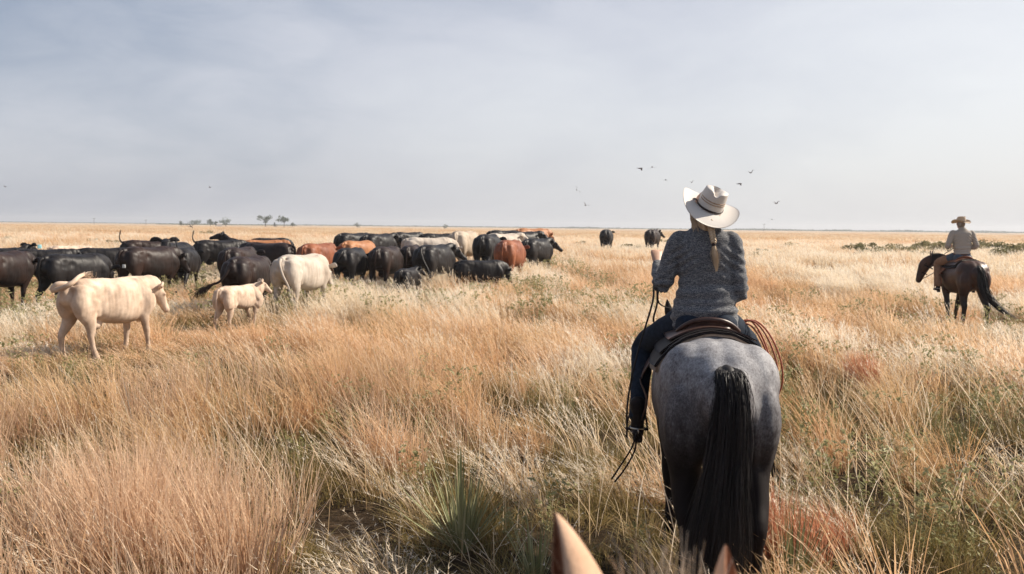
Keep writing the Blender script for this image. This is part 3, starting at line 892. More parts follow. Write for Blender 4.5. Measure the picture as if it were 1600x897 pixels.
def put_cow(px, top, D, head, body, ct, tl, pitch, hh, name, label, group='cattle of the herd'):
    p = at(px, top, D)
    z = terrain(p.x, p.y)
    h = hh if hh else p.z - z
    s_ = h / BACK
    print('cow', px, D, 'h=%.2f' % h)
    e = empty(name, (p.x, p.y, z), PI / 2 - R(head), s_)
    e.rotation_euler = Euler((0, -R(pitch), PI / 2 - R(head) - math.atan2(p.x, p.y)))
    tag(e, label, name, group)
    m = COATS[ct]
    b = link('body', BODIES[body], m, e)
    t = link('tail', TAILS[tl], m, e)
    return e, b

def near_cow(e, px, poll, nose, yaw):
    """eyes of an animal close enough to show them"""
    ca = math.sqrt(max(0.05, 1 - nose * nose))
for row in HERD:
    e, b = put_cow(*row)
    if 'blue ear tag' in row[10]:
        t = link('ear_tag', tag_mesh, tag_blue, e); t.location = (1.08, -.28, 1.42); t.scale = (1.6,) * 3; t.rotation_euler = (0, 0, R(80))
    if 'white ear tags' in row[10]:
        for s_ in (1, -1):
            t = link('ear_tag', tag_mesh, tag_white, e); t.location = (1.10, s_ * .24, 1.16); t.scale = (1.3,) * 3; t.rotation_euler = (0, 0, R(90))
    if 'thin tail hanging' in row[10]:
        t = link('ear_tag', tag_mesh, tag_white, e); t.location = (1.12, -.22, 1.06); t.rotation_euler = (0, 0, R(20))


e, b = put_cow(172, 430, 14.7, 50, 'P', 'P', 'f', 0, 1.29, 'cow', 'pale cream cow in the foreground at left, tail flipped over its back', None)
eyes(e, [(1.185, -.195, 1.03)])
e, b = put_cow(374, 443, 18.3, 38, 'K', 'P', 'h', 0, .97, 'calf', 'pale cream calf looking right in front of the big black cow', None)
e, b = put_cow(472, 391, 21.6, 30, 'W', 'W', 'r', 0, 1.49, 'cow', 'white cow seen from behind with lowered head, beside the big black cow', None)

# ------------------------------------------------------------------ horses
HB = [(-.80, 1.22, .15, .17), (-.72, 1.205, .24, .245), (-.55, 1.185, .32, .315), (-.30, 1.165, .325, .325), (0, 1.125, .32, .355), (.25, 1.115, .305, .365), (.48, 1.135, .26, .365), (.66, 1.15, .19, .28)]
def barrel(x):
    A = np.array(HB)
    return [float(np.interp(x, A[:, 0], A[:, i])) for i in (1, 2, 3)]

def horse_body(name, neck, head, hind=(0, 0), fore=(0, 0), voxel=0.018, ear=(0, 0)):
    mb = MB()
    mb.tube([(x, 0, z, a, b) for x, z, a, b in HB], seg=30, p=2.15)
    for s_ in (1, -1):
        mb.ball((-.50, s_ * .16, 1.26), (.24, .17, .22))
        mb.ball((-.66, s_ * .165, 1.07), (.15, .150, .26))
        mb.ball((.50, s_ * .17, 1.14), (.16, .11, .26), M=Matrix.Rotation(0.35, 3, 'Y'))
    for k, s_ in enumerate((1, -1)):
        d = hind[k]
        mb.tube([(-.50, s_ * .19, 1.15, .135, .24), (-.57, s_ * .190, .95, .125, .20), (-.60 + d * .3, s_ * .178, .78, .090, .130), (-.68 + d * .6, s_ * .18, .62, .068, .095),
                 (-.75 + d * .8, s_ * .17, .53, .058, .076), (-.735 + d * .85, s_ * .165, .42, .045, .055), (-.71 + d * .95, s_ * .165, .24, .042, .048), (-.69 + d, s_ * .165, .17, .042, .048),
                 (-.64 + d, s_ * .165, .09, .038, .044), (-.62 + d, s_ * .165, .025, .055, .07)], seg=16, cap=.4)
        d = fore[k]
        mb.tube([(.50, s_ * .17, 1.02, .095, .16), (.49 + d * .1, s_ * .17, .82, .08, .11), (.49 + d * .35, s_ * .16, .64, .055, .066), (.50 + d * .5, s_ * .155, .52, .058, .062), (.50 + d * .7, s_ * .15, .36, .041, .045),
                 (.50 + d * .9, s_ * .15, .20, .040, .046), (.54 + d, s_ * .15, .10, .036, .042), (.56 + d, s_ * .15, .025, .054, .066)], seg=14, cap=.4)
    # chest
    mb.ball((.62, 0, 1.08), (.14, .19, .22))
    mb.tube(neck, seg=20)
    h0 = Vector(head[0][:3]); h1 = Vector(head[-1][:3])
    dr = (h1 - h0); side = Vector((-dr.y, dr.x, 0)).normalized()
    mb.tube(head, side=tuple(side), seg=20, p=2.15)
    me = fuse(mb, name, voxel, 4, .55)
    def fn(c):
        x, y, z = c
        d = 0.006 * noise.noise(Vector((x * 4, y * 4, z * 4)))
        if x < -.35:
            # groove between the rump halves and the line between buttock and thigh
            d -= 0.012 * math.exp(-(y / .045) ** 2) * ss(1.3, 1.5, z + .1)
            d -= 0.018 * math.exp(-((abs(y) - .20) / .03) ** 2) * ss(.75, .9, z) * (1 - ss(1.2, 1.35, z)) * ss(-.55, -.7, x)
        return d
    return displace(me, fn)

def horse_ear(L=.17, W=.075, lean=(0, 0)):
    """leaf shaped hollow ear; base at origin, opening towards +x"""
    mb = MB(); rows = 14; seg = 13
    V = []
    for side_ in (1.0, 0.80):
        for i in range(rows + 1):
            t = i / rows
            w_ = W / 2 * (math.sin(PI * min(1, (t * .82 + .18))) ** .75) * (1 - .15 * t) if i < rows else .002
            w_ = max(w_, .0025) * (side_ if i < rows else 1)
            for j in range(seg):
                a = PI * .62 + (j / (seg - 1)) * PI * 1.76 - PI * .0
                aa = PI + (j / (seg - 1) - .5) * PI * (1.5 - .5 * t)
                V.append((math.cos(aa) * w_ * .62 + .012 * math.sin(t * PI) + (0 if side_ == 1 else .002), math.sin(aa) * w_, t * L + (0 if side_ == 1 else -.001)))
    n1 = (rows + 1) * seg
    Fc = []
    for k in (0, 1):
        for i in range(rows):
            for j in range(seg - 1):
                a = k * n1 + i * seg + j
                q = (a, a + 1, a + seg + 1, a + seg)
                Fc.append(q if k == 0 else q[::-1])
    for i in range(rows):
        for j in (0, seg - 1):
            a = i * seg + j
            Fc.append((a, a + seg, a + seg + n1, a + n1))
    mb.add(V, Fc)
    return mb

def add_part(dst, src, M):
    V = np.concatenate(src.v)
    V = V @ np.array(M.to_3x3()).T + np.array(M.translation)
    dst.add(V, src.f)

def roan_mat():
    M = Mat('blue_roan_coat')
    sp = N(M.t, 'ShaderNodeSeparateXYZ'); M.L(M.tc.outputs['Object'], sp.inputs[0])
    fine = M.noise(95, 4, 0.8, stretch=(1, 1, .6))
    med = M.noise(16, 5, 0.65)
    big = M.noise(2.6, 4, 0.6)
    # roaning: white hairs fade out down the legs and on the head
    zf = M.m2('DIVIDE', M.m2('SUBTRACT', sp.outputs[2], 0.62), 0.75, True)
    v = M.m2('ADD', M.m2('MULTIPLY', fine, 0.75), M.m2('MULTIPLY', med, 0.45))
    v = M.m2('ADD', v, M.m2('MULTIPLY', big, 0.5))
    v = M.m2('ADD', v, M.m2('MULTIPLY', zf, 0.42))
    v = M.m2('SUBTRACT', v, 0.72)
    c = M.ramp(v, [(0.12, (0.022, 0.017, 0.019)), (0.38, (0.11, 0.10, 0.105)), (0.6, (0.27, 0.265, 0.275)), (0.85, (0.48, 0.475, 0.48))])
    dk = M.ramp(M.noise(28, 4, 0.5), [(0.27, (1, 1, 1)), (0.33, (0, 0, 0))])
    c = M.mix(M.m2('MULTIPLY', dk, 0.6), c, (0.06, 0.055, 0.06))
    pts = M.m2('MULTIPLY', M.m2('SUBTRACT', sp.outputs[2], 0.76), 1.9, True)  # black leg points, carried up over the lower rump as painted shade
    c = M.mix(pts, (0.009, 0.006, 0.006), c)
    hd = M.m2('MULTIPLY', M.m2('SUBTRACT', sp.outputs[0], 0.95), 5.0, True)
    c = M.mix(hd, c, (0.02, 0.016, 0.016))
    M.color(c).set(Roughness=0.68, Specular_IOR_Level=0.12)
    M.bump(M.noise(120, 3, 0.7, stretch=(1, 1, .3)), 0.4, 0.004)
    return M.m

def bay_mat():
    M = Mat('dark_bay_coat')
    sp = N(M.t, 'ShaderNodeSeparateXYZ'); M.L(M.tc.outputs['Object'], sp.inputs[0])
    c = M.ramp(M.noise(2.4, 4), [(0.35, (0.026, 0.011, 0.008)), (0.65, (0.072, 0.028, 0.016))])
    pts = M.m2('MULTIPLY', M.m2('SUBTRACT', sp.outputs[2], 0.62), 4.0, True)
    c = M.mix(pts, (0.010, 0.007, 0.007), c)
    M.color(c).set(Roughness=0.45, Specular_IOR_Level=0.3)
    M.bump(M.noise(120, 3), 0.2, 0.003)
    return M.m

def hair_mat(name, c1, c2, rough=.45):
    M = Mat(name)
    M.color(M.ramp(M.noise(30, 4, stretch=(1, 1, .1)), [(0.3, c1), (0.7, c2)])).set(Roughness=rough, Specular_IOR_Level=.4)
    return M.m
black_hair = hair_mat('black_horse_hair', (0.004, 0.003, 0.004), (0.014, 0.009, 0.009), .6)

def horse_tail(name, path, radii, n, seed, hw=.006, wave=.010):
    """thick tail of hair strands following a path with a given spread"""
    rs = np.random.RandomState(seed)
    mb = MB()
    P = catmull([list(p) + [r] for p, r in zip(path, radii)], 5)
    core = [(q[0], q[1], q[2] - .01, q[3] * .5) for q in P[: int(len(P) * .85)]]
    mb.tube(core, side=(0, 1, 0), seg=14, sub=1)
    m = len(P); ar = np.arange(m)
    for i in range(n):
        s0 = rs.uniform(0, m * .50) * (rs.rand() ** .5) if rs.rand() < .8 else rs.uniform(0, 2); L = rs.uniform(.25, 1.0) * (m - 1 - s0)
        idx = np.linspace(s0, s0 + L, 11)
        a = rs.rand() * 2 * PI; rad = rs.uniform(.5, 1.06); stray = rs.rand() < .06
        w1, w2, f1 = rs.normal() * wave, rs.normal() * wave, rs.uniform(.3, .8); p1 = rs.rand() * 6
        pts = []
        for k, q in enumerate(idx):
            c = [np.interp(q, ar, P[:, j]) for j in range(4)]
            rr_ = c[3] * min(rad, .62 + k * .2) * ((1 + .06 * k * k / 12) if stray else 1)
            pts.append((c[0] + math.cos(a) * rr_ * .8 + w2 * math.cos(f1 * k + p1), c[1] + math.sin(a) * rr_ + w1 * math.sin(f1 * k + p1) * min(1, k / 3), c[2]))
        mb.ribbon(pts, hw, hw * .2, (rs.normal(), rs.normal(), .1))
    return mb.mesh(name)

def mane_mesh(name, crest, n, L, seed, side=1, hw=.006):
    rs = np.random.RandomState(seed)
    mb = MB(); C = catmull(crest, 6)
    for i in range(n):
        q = rs.uniform(0, len(C) - 1)
        c = np.array([np.interp(q, np.arange(len(C)), C[:, j]) for j in range(3)])
        l = L * rs.uniform(.6, 1.1)
        pts = [c + (0, 0, -.01), c + np.array([rs.normal() * .01, side * .05, .02]), c + np.array([rs.normal() * .02, side * .10, -.3 * l]), c + np.array([rs.normal() * .03, side * .12, -l])]
        mb.ribbon(pts, hw * 1.2, hw * .3, (1, 0.2, 0))
    return mb.mesh(name)

leather = simple('dark_brown_leather', (0.060, 0.026, 0.018), 0.42, 0.5, 0.35, 25, 0.3)
leather_d = simple('black_leather', (0.012, 0.008, 0.008), 0.65, 0.2, 0.3, 30, 0.2)
leather_t = simple('chestnut_leather', (0.20, 0.075, 0.035), 0.45, 0.45, 0.3, 20, 0.3)
felt = simple('tan_felt', (0.30, 0.22, 0.165), 0.95, 0.1, 0.25, 60, 0.5)
metal = simple('steel', (0.45, 0.44, 0.42), 0.35, 0.5, 0.1, 20, 0)
metal_m = metal.node_tree.nodes
for n_ in metal_m:
    if n_.type == 'BSDF_PRINCIPLED': n_.inputs['Metallic'].default_value = 1.0

def drape(name, x0, x1, phi, off, thick, corner=0.0, nx=16, nphi=30, wav=0.0, seed=0):
    """sheet lying over the barrel between x0 and x1, down to angle phi on each side"""
    rs = np.random.RandomState(seed)
    mb = MB(); V = []
    for layer in (0, 1):
        for i in range(nx + 1):
            x = x0 + (x1 - x0) * i / nx
            for j in range(nphi + 1):
                u = j / nphi * 2 - 1
                f = phi * u
                xx = x + corner * (abs(u) ** 3) * (1 if i > nx / 2 else -1) * abs(2 * i / nx - 1)
                zc, a, b = barrel(xx)
                o = off + thick * layer + wav * noise.noise(Vector((xx * 6, f * 5, seed)))
                o += 0.02 * (abs(u) ** 3)
                V.append((xx, (a + o) * math.sin(f), zc + (b + o) * math.cos(f)))
    m = nphi + 1; n1 = (nx + 1) * m; Fc = []
    for k in (0, 1):
        for i in range(nx):
            for j in range(nphi):
                q = k * n1 + i * m + j
                fc = (q, q + 1, q + m + 1, q + m)
                Fc.append(fc if k else fc[::-1])
    for i in range(nx):
        for j in (0, nphi):
            q = i * m + j; fc = (q, q + m, q + m + n1, q + n1)
            Fc.append(fc if j == 0 else fc[::-1])
    for j in range(nphi):
        for i in (0, nx):
            q = i * m + j; fc = (q, q + 1, q + 1 + n1, q + n1)
            Fc.append(fc[::-1] if i == 0 else fc)
    mb.add(V, Fc)
    return mb.mesh(name)

def strap(pts, w_, side, t_=.003, sub=5):
    mb = MB()
    mb.tube([(p[0], p[1], p[2], w_ / 2, t_) for p in pts], side=side, seg=8, sub=sub, p=4, cap=.2)
    return mb

def saddle(root, mats, knees, ankles, x0=0.12, label=''):
    """western saddle in the horse's own coordinates; x0 is the middle of the seat"""
    m_main, m_dark = mats
    s = empty('saddle', (0, 0, 0)); s.matrix_world = root.matrix_world.copy()
    s.location = root.location; s.rotation_euler = root.rotation_euler; s.scale = root.scale
    tag(s, label, 'saddle')
    link('skirt', drape('skirt', x0 - .42, x0 + .28, R(54), .033, .007, .03, seed=3), m_dark, s)
    link('under_skirt', drape('under_skirt', x0 - .36, x0 + .25, R(40), .042, .008, .02, seed=5), m_main, s)
    zc, a, b = barrel(x0); zt = zc + b
    mb = MB()
    mb.tube([(x0 - .23, 0, zt + .03, .13, .03), (x0 - .12, 0, zt + .045, .15, .035), (x0 + .06, 0, zt + .06, .12, .04), (x0 + .2, 0, zt + .10, .10, .045), (x0 + .27, 0, zt + .12, .09, .05)], seg=20)
    link('seat', fuse(mb, 'seat', .012, 3), m_main, s)
    # cantle: raised curved rim behind the seat
    mb = MB(); P = []
    for i in range(19):
        u = i / 18 * 2 - 1
        P.append((x0 - .245 + .07 * u * u, -.180 * u, zt + .088 - .075 * abs(u) ** 2.6 , .011, .014))
    mb.tube(P, side=(1, 0, 0), seg=12, sub=2)
    V = []; Fc = []
    for k in (0, 1):
        for i in range(19):
            q = P[i]
            V.append((q[0] + (.02 if k else 0), q[1], q[2])); V.append((q[0] + .015 + (.02 if k else 0), q[1] * .96, zt + .015))
    for i in range(18):
        Fc += [(2 * i, 2 * i + 1, 2 * i + 3, 2 * i + 2), (38 + 2 * i, 38 + 2 * i + 2, 38 + 2 * i + 3, 38 + 2 * i + 1)]
    mb.add(V, Fc)
    link('cantle', mb.mesh('cantle'), m_main, s)
    mb = MB()
    mb.tube([(x0 + .27, 0, zt + .12, .035, .03), (x0 + .29, 0, zt + .19, .022, .022), (x0 + .30, 0, zt + .215, .045, .04)], side=(0, 1, 0), seg=14)
    link('horn', mb.mesh('horn'), m_dark, s)
    for k, sg in enumerate((1, -1)):
        kx, ky, kz = knees[k]; ax, ay, az = ankles[k]
        mb = strap([(x0 + .08, sg * .22, zt - .06), (kx - .12, sg * .36, zt - .32), (ax - .02, sg * (abs(ay) - .05), az + .14), (ax + .02, sg * (abs(ay) - .03), az + .03)], .16, (1, 0, 0), .005)
        link('fender', mb.mesh('fender'), m_main, s)
        mb = MB(); P = []
        for i in range(17):
            a_ = PI * (i / 16)
            P.append((ax + .05, ay + math.cos(a_) * .065, az - .07 + math.sin(a_) * .13, .024, .006))
        mb.tube(P, side=(1, 0, 0), seg=8, sub=1)
        mb.tube([(ax + .05, ay - .068, az - .075, .03, .008), (ax + .05, ay + .068, az - .075, .03, .008)], side=(1, 0, 0), seg=8, sub=2)
        link('stirrup', mb.mesh('stirrup'), m_dark, s)
    return s

# ------------------------------------------------------------------ people
skin = simple('skin', (0.50, 0.29, 0.20), 0.5, 0.4, 0.08, 30, 0.1)
denim = simple('blue_denim', (0.015, 0.022, 0.036), 0.85, 0.15, 0.35, 40, 0.35)
denim2 = simple('mid_blue_denim', (0.06, 0.085, 0.12), 0.85, 0.15, 0.3, 40, 0.35)
chaps_m = simple('tan_suede', (0.23, 0.135, 0.085), 0.9, 0.15, 0.2, 14, 0.3)
blond = hair_mat('blond_hair', (0.34, 0.22, 0.12), (0.72, 0.57, 0.40), .5)
greyhair = hair_mat('grey_hair', (0.16, 0.13, 0.11), (0.3, 0.27, 0.24), .6)
def heather():
    M = Mat('grey_heather_knit')
    a = M.noise(330, 2, 0.8, stretch=(.4, .4, 1.5))
    b_ = M.noise(120, 3, 0.7, stretch=(.35, .35, 1.6))
    v = M.m2('ADD', M.m2('MULTIPLY', a, .65), M.m2('MULTIPLY', b_, .4))
    c = M.ramp(v, [(0.42, (0.030, 0.032, 0.040)), (0.53, (0.110, 0.114, 0.126)), (0.68, (0.36, 0.355, 0.35))])
    M.color(c).set(Roughness=.9, Specular_IOR_Level=.15, Sheen_Weight=.15)
    M.bump(b_, .35, .004)
    return M.m
def striped():
    M = Mat('grey_striped_shirt')
    wv = N(M.t, 'ShaderNodeTexWave'); wv.inputs['Scale'].default_value = 34; wv.bands_direction = 'Y'
    M.L(M.tc.outputs['Object'], wv.inputs[0])
    c = M.ramp(wv.outputs[0], [(0.2, (0.33, 0.295, 0.255)), (0.8, (0.41, 0.37, 0.325))])
    M.color(c).set(Roughness=.85, Specular_IOR_Level=.15)
    M.bump(M.noise(40, 3), .3, .004)
    return M.m
def straw_hat(name, base, lo):
    M = Mat(name)
    n = M.noise(240, 2, .7, stretch=(1, 1, 2))
    d = M.ramp(M.noise(70, 3, .6), [(0.29, (1, 1, 1)), (0.34, (0, 0, 0))])
    c = M.ramp(n, [(0.35, lo), (0.6, base)])
    c = M.mix(M.m2('MULTIPLY', d, .5), c, (0.40, 0.29, 0.2))
    M.color(c).set(Roughness=.55, Specular_IOR_Level=.3)
    M.bump(n, .25, .002)
    tr = N(M.t, 'ShaderNodeBsdfTranslucent'); M.L(c, tr.inputs[0])
    q = N(M.t, 'ShaderNodeMixShader'); q.inputs[0].default_value = .18
    M.L(M.b.outputs[0], q.inputs[1]); M.L(tr.outputs[0], q.inputs[2]); M.L(q.outputs[0], M.out.inputs[0])
    return M.m
hat_band_m = simple('dark_hat_band', (0.022, 0.010, 0.008), .5, .4, .2, 30, .1)
vent_m = simple('hat_vent_weave', (0.36, 0.25, 0.17), .7, .2, .5, 300, .4)

def hand(mb, wrist, f, s_, n, curl=1.0, th=1.0):
    """palm, four fingers, thumb. f: along the hand, s_: towards the thumb, n: the palm faces this way"""
    f, s_, n = Vector(f).normalized(), Vector(s_).normalized(), Vector(n).normalized()
    w0 = Vector(wrist)
    mb.tube([tuple(w0 - f * .02) + (.026, .020), tuple(w0 + f * .03) + (.036, .017), tuple(w0 + f * .075) + (.042, .014), tuple(w0 + f * .09) + (.040, .012)], side=tuple(s_), seg=14, sub=3)
    for k, (o, L) in enumerate(((.031, .92), (.0105, 1.0), (-.0105, .94), (-.031, .76))):
        p = w0 + f * (.088 - abs(o) * .15) + s_ * o
        ang = 0; st = [tuple(p - f * .012) + (.0095,)]
        st.append(tuple(p) + (.0095,))
        for j, (l, da) in enumerate(((.040, 1.05), (.028, 1.25), (.022, .85))):
            ang += da * curl * (1 + .06 * k)
            d = f * math.cos(ang) + n * math.sin(ang)
            p = p + d * l * L
            st.append(tuple(p) + ((.0088, .0080, .0070)[j],))
        mb.tube(st, side=tuple(s_), seg=8, sub=3)
    p = w0 + f * .03 + s_ * .030
    st = [tuple(p) + (.012,)]
    for l, dd in ((.035, f * .55 + s_ * .6 + n * .5), (.030, f * .55 + n * .85), (.024, f * .1 + n * .9 - s_ * .5)):
        p = p + dd.normalized() * l; st.append(tuple(p) + (.0095,))
    mb.tube(st, side=tuple(n), seg=8, sub=3)

def hat(parent, loc, rot, mat, brim=.175, crown_h=.125, curl=.075, hsc=(1, 1), band=hat_band_m, vents=True):
    M = Matrix.Translation(loc) @ rot.to_4x4()
    h = empty('hat_frame', (0, 0, 0))
    bpy.data.objects.remove(h)
    a0, b0 = .105, .085           # fore-aft, side
    mb = MB(); V = []; seg = 72; Fc = []
    rr = 12
    for side_ in (0, 1):
        for i in range(rr + 1):
            t = i / rr
            for j in range(seg):
                an = 2 * PI * j / seg
                ca, sa = math.cos(an), math.sin(an)
                ext = brim - .088
                ra = a0 + ext * t * 1.0; rb = b0 + ext * t * .98
                lat = abs(sa) ** 2.4
                z = curl * lat * t ** 1.9 - .030 * (abs(ca) ** 2) * t ** 1.3
                pull = 1 - .12 * lat * t * t
                V.append((ra * ca, rb * sa * pull, z + (-.004 if side_ else 0) - (.0 if t < 1 else .0)))
    n1 = (rr + 1) * seg
    for k in (0, 1):
        for i in range(rr):
            for j in range(seg):
                j2 = (j + 1) % seg
                q = (k * n1 + i * seg + j, k * n1 + i * seg + j2, k * n1 + (i + 1) * seg + j2, k * n1 + (i + 1) * seg + j)
                Fc.append(q if k else q[::-1])
    for j in range(seg):
        j2 = (j + 1) % seg
        Fc.append((rr * seg + j, rr * seg + j2, n1 + rr * seg + j2, n1 + rr * seg + j))
    mb.add(V, Fc)
    me = mb.mesh('brim'); me.transform(M); link('brim', me, mat, parent)
    # crown with a centre crease and two side dents
    mb = MB(); V = []; Fc = []; rows = 22
    for i in range(rows + 1):
        t = i / rows
        for j in range(seg):
            an = 2 * PI * j / seg; ca, sa = math.cos(an), math.sin(an)
            if t < .62:
                u = t / .62
                fa = 1 - .12 * u ** 1.5; z = crown_h * .93 * u
                fb = 1 - .16 * u ** 1.5
            else:
                u = (t - .62) / .38
                fa = .88 * math.cos(u * PI / 2) ** .55 if u < 1 else 0.0; fb = .84 * math.cos(u * PI / 2) ** .55 if u < 1 else 0.0
                z = crown_h * (.93 + .07 * math.sin(u * PI / 2))
            x, y = a0 * fa * ca, b0 * fb * sa
            hgt = z / crown_h
            top = ss(.80, .97, hgt)
            z -= .046 * math.exp(-(y / .019) ** 2) * top * (0.55 + .45 * math.exp(-((x + .0) / .075) ** 2))
            front = ss(-.01, .08, x)
            z += (-.018 * front + .006 * ss(.02, .09, -x)) * top
            y *= 1 - .30 * front * ss(.35, .9, hgt) * (1 - .4 * top)
            V.append((x, y, z))
    for i in range(rows):
        for j in range(seg):
            j2 = (j + 1) % seg
            Fc.append((i * seg + j, i * seg + j2, (i + 1) * seg + j2, (i + 1) * seg + j))
    mb.add(V, Fc)
    me = mb.mesh('crown'); me.transform(M); link('crown', me, mat, parent)
    # band with a bow end at the left
    mb = MB(); P = [(a0 * 1.01 * math.cos(q), b0 * 1.01 * math.sin(q), .010, .0065, .003) for q in np.linspace(0, 2 * PI, 49)]
    mb.tube(P, side=(0, 0, 1), seg=8, sub=1)
    for dz, dx in ((.018, -.02), (-.0, .03)):
        mb.tube([(-.01, b0 + .004, .012, .004, .003), (-.04 + dx, b0 + .02, .016 + dz, .004, .003), (-.07 + dx * 1.5, b0 + .030, .014 + dz * 1.3, .003, .002)], side=(0, 0, 1), seg=8)
    me = mb.mesh('hat_band'); me.transform(M); link('hat_band', me, band, parent)
    if vents:
        for zz in (.052, .066):
            mb = MB(); u = zz / (crown_h * .93)
            P = []
            for q in np.linspace(PI * .62, PI * 1.38, 25):
                P.append((a0 * (1 - .12 * u ** 1.5) * 1.006 * math.cos(q), b0 * (1 - .16 * u ** 1.5) * 1.006 * math.sin(q), zz, .0035, .001))
            mb.tube(P, side=(0, 0, 1), seg=6, sub=1)
            me = mb.mesh('vent_weave'); me.transform(M); link('vent_weave', me, vent_m, parent)

def rider(root, label, J, shirt_m, jeans_m, over_m=None, seat=(0.12, 1.53), woman=True, boot_m=None, hat_args=None, vox=.0065, sl=1.0):
    """J: joints in the rider's frame (x forward, y left, z up, origin on the seat)"""
    X0, Z0 = seat
    e = empty('person', (0, 0, 0)); e.location = root.location; e.rotation_euler = root.rotation_euler
    e.location = root.matrix_basis @ Vector((X0, 0, Z0)) if False else (Matrix.Translation(root.location) @ root.rotation_euler.to_matrix().to_4x4() @ Vector((X0, 0, Z0)))
    tag(e, label, 'person')
    tr = J['torso']            # list of (x, y, z, half width, half depth)
    hd = Vector(J['head'])     # centre of skull
    # ---- body: one skin
    mb = MB()
    mb.tube([(q[0], q[1], q[2], q[3] * .86, q[4] * .84) for q in tr], seg=22)
    nk = tr[-1]
    mb.tube([(nk[0], nk[1], nk[2] - .04, .055, .055), (hd.x - .015, hd.y, hd.z - .08, .052, .056)], seg=14)
    mb.ball(hd, (.098, .077, .115)); mb.ball(hd + Vector((.035, 0, -.065)), (.062, .052, .06))
    mb.ball(hd + Vector((.10, 0, -.02)), (.018, .012, .022)); mb.ball(hd + Vector((.092, 0, -.065)), (.012, .024, .008))
    for s_ in (1, -1): mb.ball(hd + Vector((-.005, s_ * .08, -.015)), (.02, .010, .032))
    for k, sd_ in enumerate((1, -1)):
        sh, el, wr = [Vector(q) for q in J['arms'][k]]
        mb.tube([tuple(sh) + (.052,), tuple(sh.lerp(el, .5)) + (.043,), tuple(el) + (.036,), tuple(el.lerp(wr, .4)) + (.038,), tuple(wr) + (.025, .022)], side=(0, 0, 1) if abs((el - sh).normalized().z) < .5 else (1, 0.2, 0), seg=14)
        hand(mb, wr, *J['hands'][k])
        hp, kn, an = [Vector(q) for q in J['legs'][k]]
        mb.tube([tuple(hp) + (.09,), tuple(hp.lerp(kn, .5)) + (.075,), tuple(kn) + (.052,), tuple(kn.lerp(an, .35)) + (.05,), tuple(an) + (.034,), tuple(an + Vector((.02, 0, -.04))) + (.036,), tuple(an + Vector((.12, 0, -.075))) + (.03,)], side=(0, 1, 0.2), seg=14)
    body = fuse(mb, 'body', vox, 2, .4)
    link('body', body, skin, e)
    for s_ in (1, -1):
        o = link('eye', eye_mesh, eye_m, e); o.location = hd + Vector((.088, s_ * .03, .0)); o.scale = (.7,) * 3
    # ---- shirt
    mb = MB()
    mb.tube([(q[0], q[1], q[2], q[3], q[4]) for q in tr], seg=30, p=2.2, cap=.25)
    for k in (0, 1):
        sh, el, wr = [Vector(q) for q in J['arms'][k]]
        wc = el.lerp(wr, .93)
        mb.tube([tuple(sh + Vector((0, -.04 if k == 0 else .04, .02))) + (.050,), tuple(sh) + (.060,), tuple(sh.lerp(el, .5)) + (.062 * sl,), tuple(el + (el - (sh + wr) / 2).normalized() * .008) + (.056 * sl,), tuple(el.lerp(wr, .45)) + (.052 * sl,), tuple(wc) + (.036,)],
                side=(0, 0, 1) if abs((el - sh).normalized().z) < .5 else (1, 0.2, 0), seg=18)
    me = fuse(mb, 'shirt', .0085, 3, .5)
    el0, el1 = Vector(J['arms'][0][1]), Vector(J['arms'][1][1])
    def fold(c):
        x, y, z = c
        lowb = 1 - ss(.15, .42, z)
        f1 = noise.noise(Vector((x * 4 + 3, y * 4.5 + z * 6, z * 26))) * (.003 + .015 * lowb)
        f2 = noise.noise(Vector((x * 7, y * 7, z * 7))) * .004
        # creases running in from the armpits
        f3 = .0
        for sg in (1, -1):
            d_ = math.hypot(y - sg * .16, z - .40)
            f3 += .0055 * math.sin((abs(y) * .75 + z * 1.1) * 95 + 2.0 * noise.noise(Vector((y * 5, z * 5, 0)))) * math.exp(-(d_ / .10) ** 2)
        if abs(y) > .2:
            f3 += .005 * math.sin((z * 1.4 + x * .5) * 80 + 3 * noise.noise(Vector((x * 6, y * 6, z * 6)))) * math.exp(-min((Vector(c) - el0).length, (Vector(c) - el1).length) ** 2 / .012)
        return f1 + f2 + f3
    displace(me, fold)
    link('shirt', me, shirt_m, e)
    mb = MB(); cx, cy, cz = nk[0], nk[1], nk[2]
    P = [(cx + .062 * math.cos(q) , cy + .062 * math.sin(q), cz + .012 - .008 * math.cos(q), .022, .006) for q in np.linspace(0, 2 * PI, 25)]
    mb.tube(P, side=(0, 0, 1), seg=8, sub=1)
    link('collar', mb.mesh('collar'), shirt_m, e)
    # ---- jeans
    mb = MB()
    t0 = tr[0]
    mb.tube([(-.02, 0, -.03, .15, .14), (-.01, 0, .05, .175, .135), (t0[0], t0[1], .13, .165, .115)], seg=26)
    mb.ball((-.07, .085, .0), (.12, .105, .11)); mb.ball((-.07, -.085, .0), (.12, .105, .11))
    for k in (0, 1):
        hp, kn, an = [Vector(q) for q in J['legs'][k]]
        mb.tube([tuple(hp) + (.10,), tuple(hp.lerp(kn, .5)) + (.092,), tuple(kn) + (.070,), tuple(kn.lerp(an, .35)) + (.066,), tuple(kn.lerp(an, .8)) + (.056,), tuple(an + Vector((.0, 0, .01))) + (.056,)], side=(0, 1, 0.2), seg=18, cap=.4)
    me = fuse(mb, 'jeans', .009, 3, .5)
    kns = [Vector(J['legs'][k][1]) for k in (0, 1)]
    displace(me, lambda c: noise.noise(Vector((c[0] * 9, c[1] * 9, c[2] * 14))) * .007 + .004 * math.sin(c[0] * 70 + c[2] * 60) * math.exp(-min((Vector(c) - q).length for q in kns) ** 2 / .01))
    link('jeans', me, jeans_m, e)
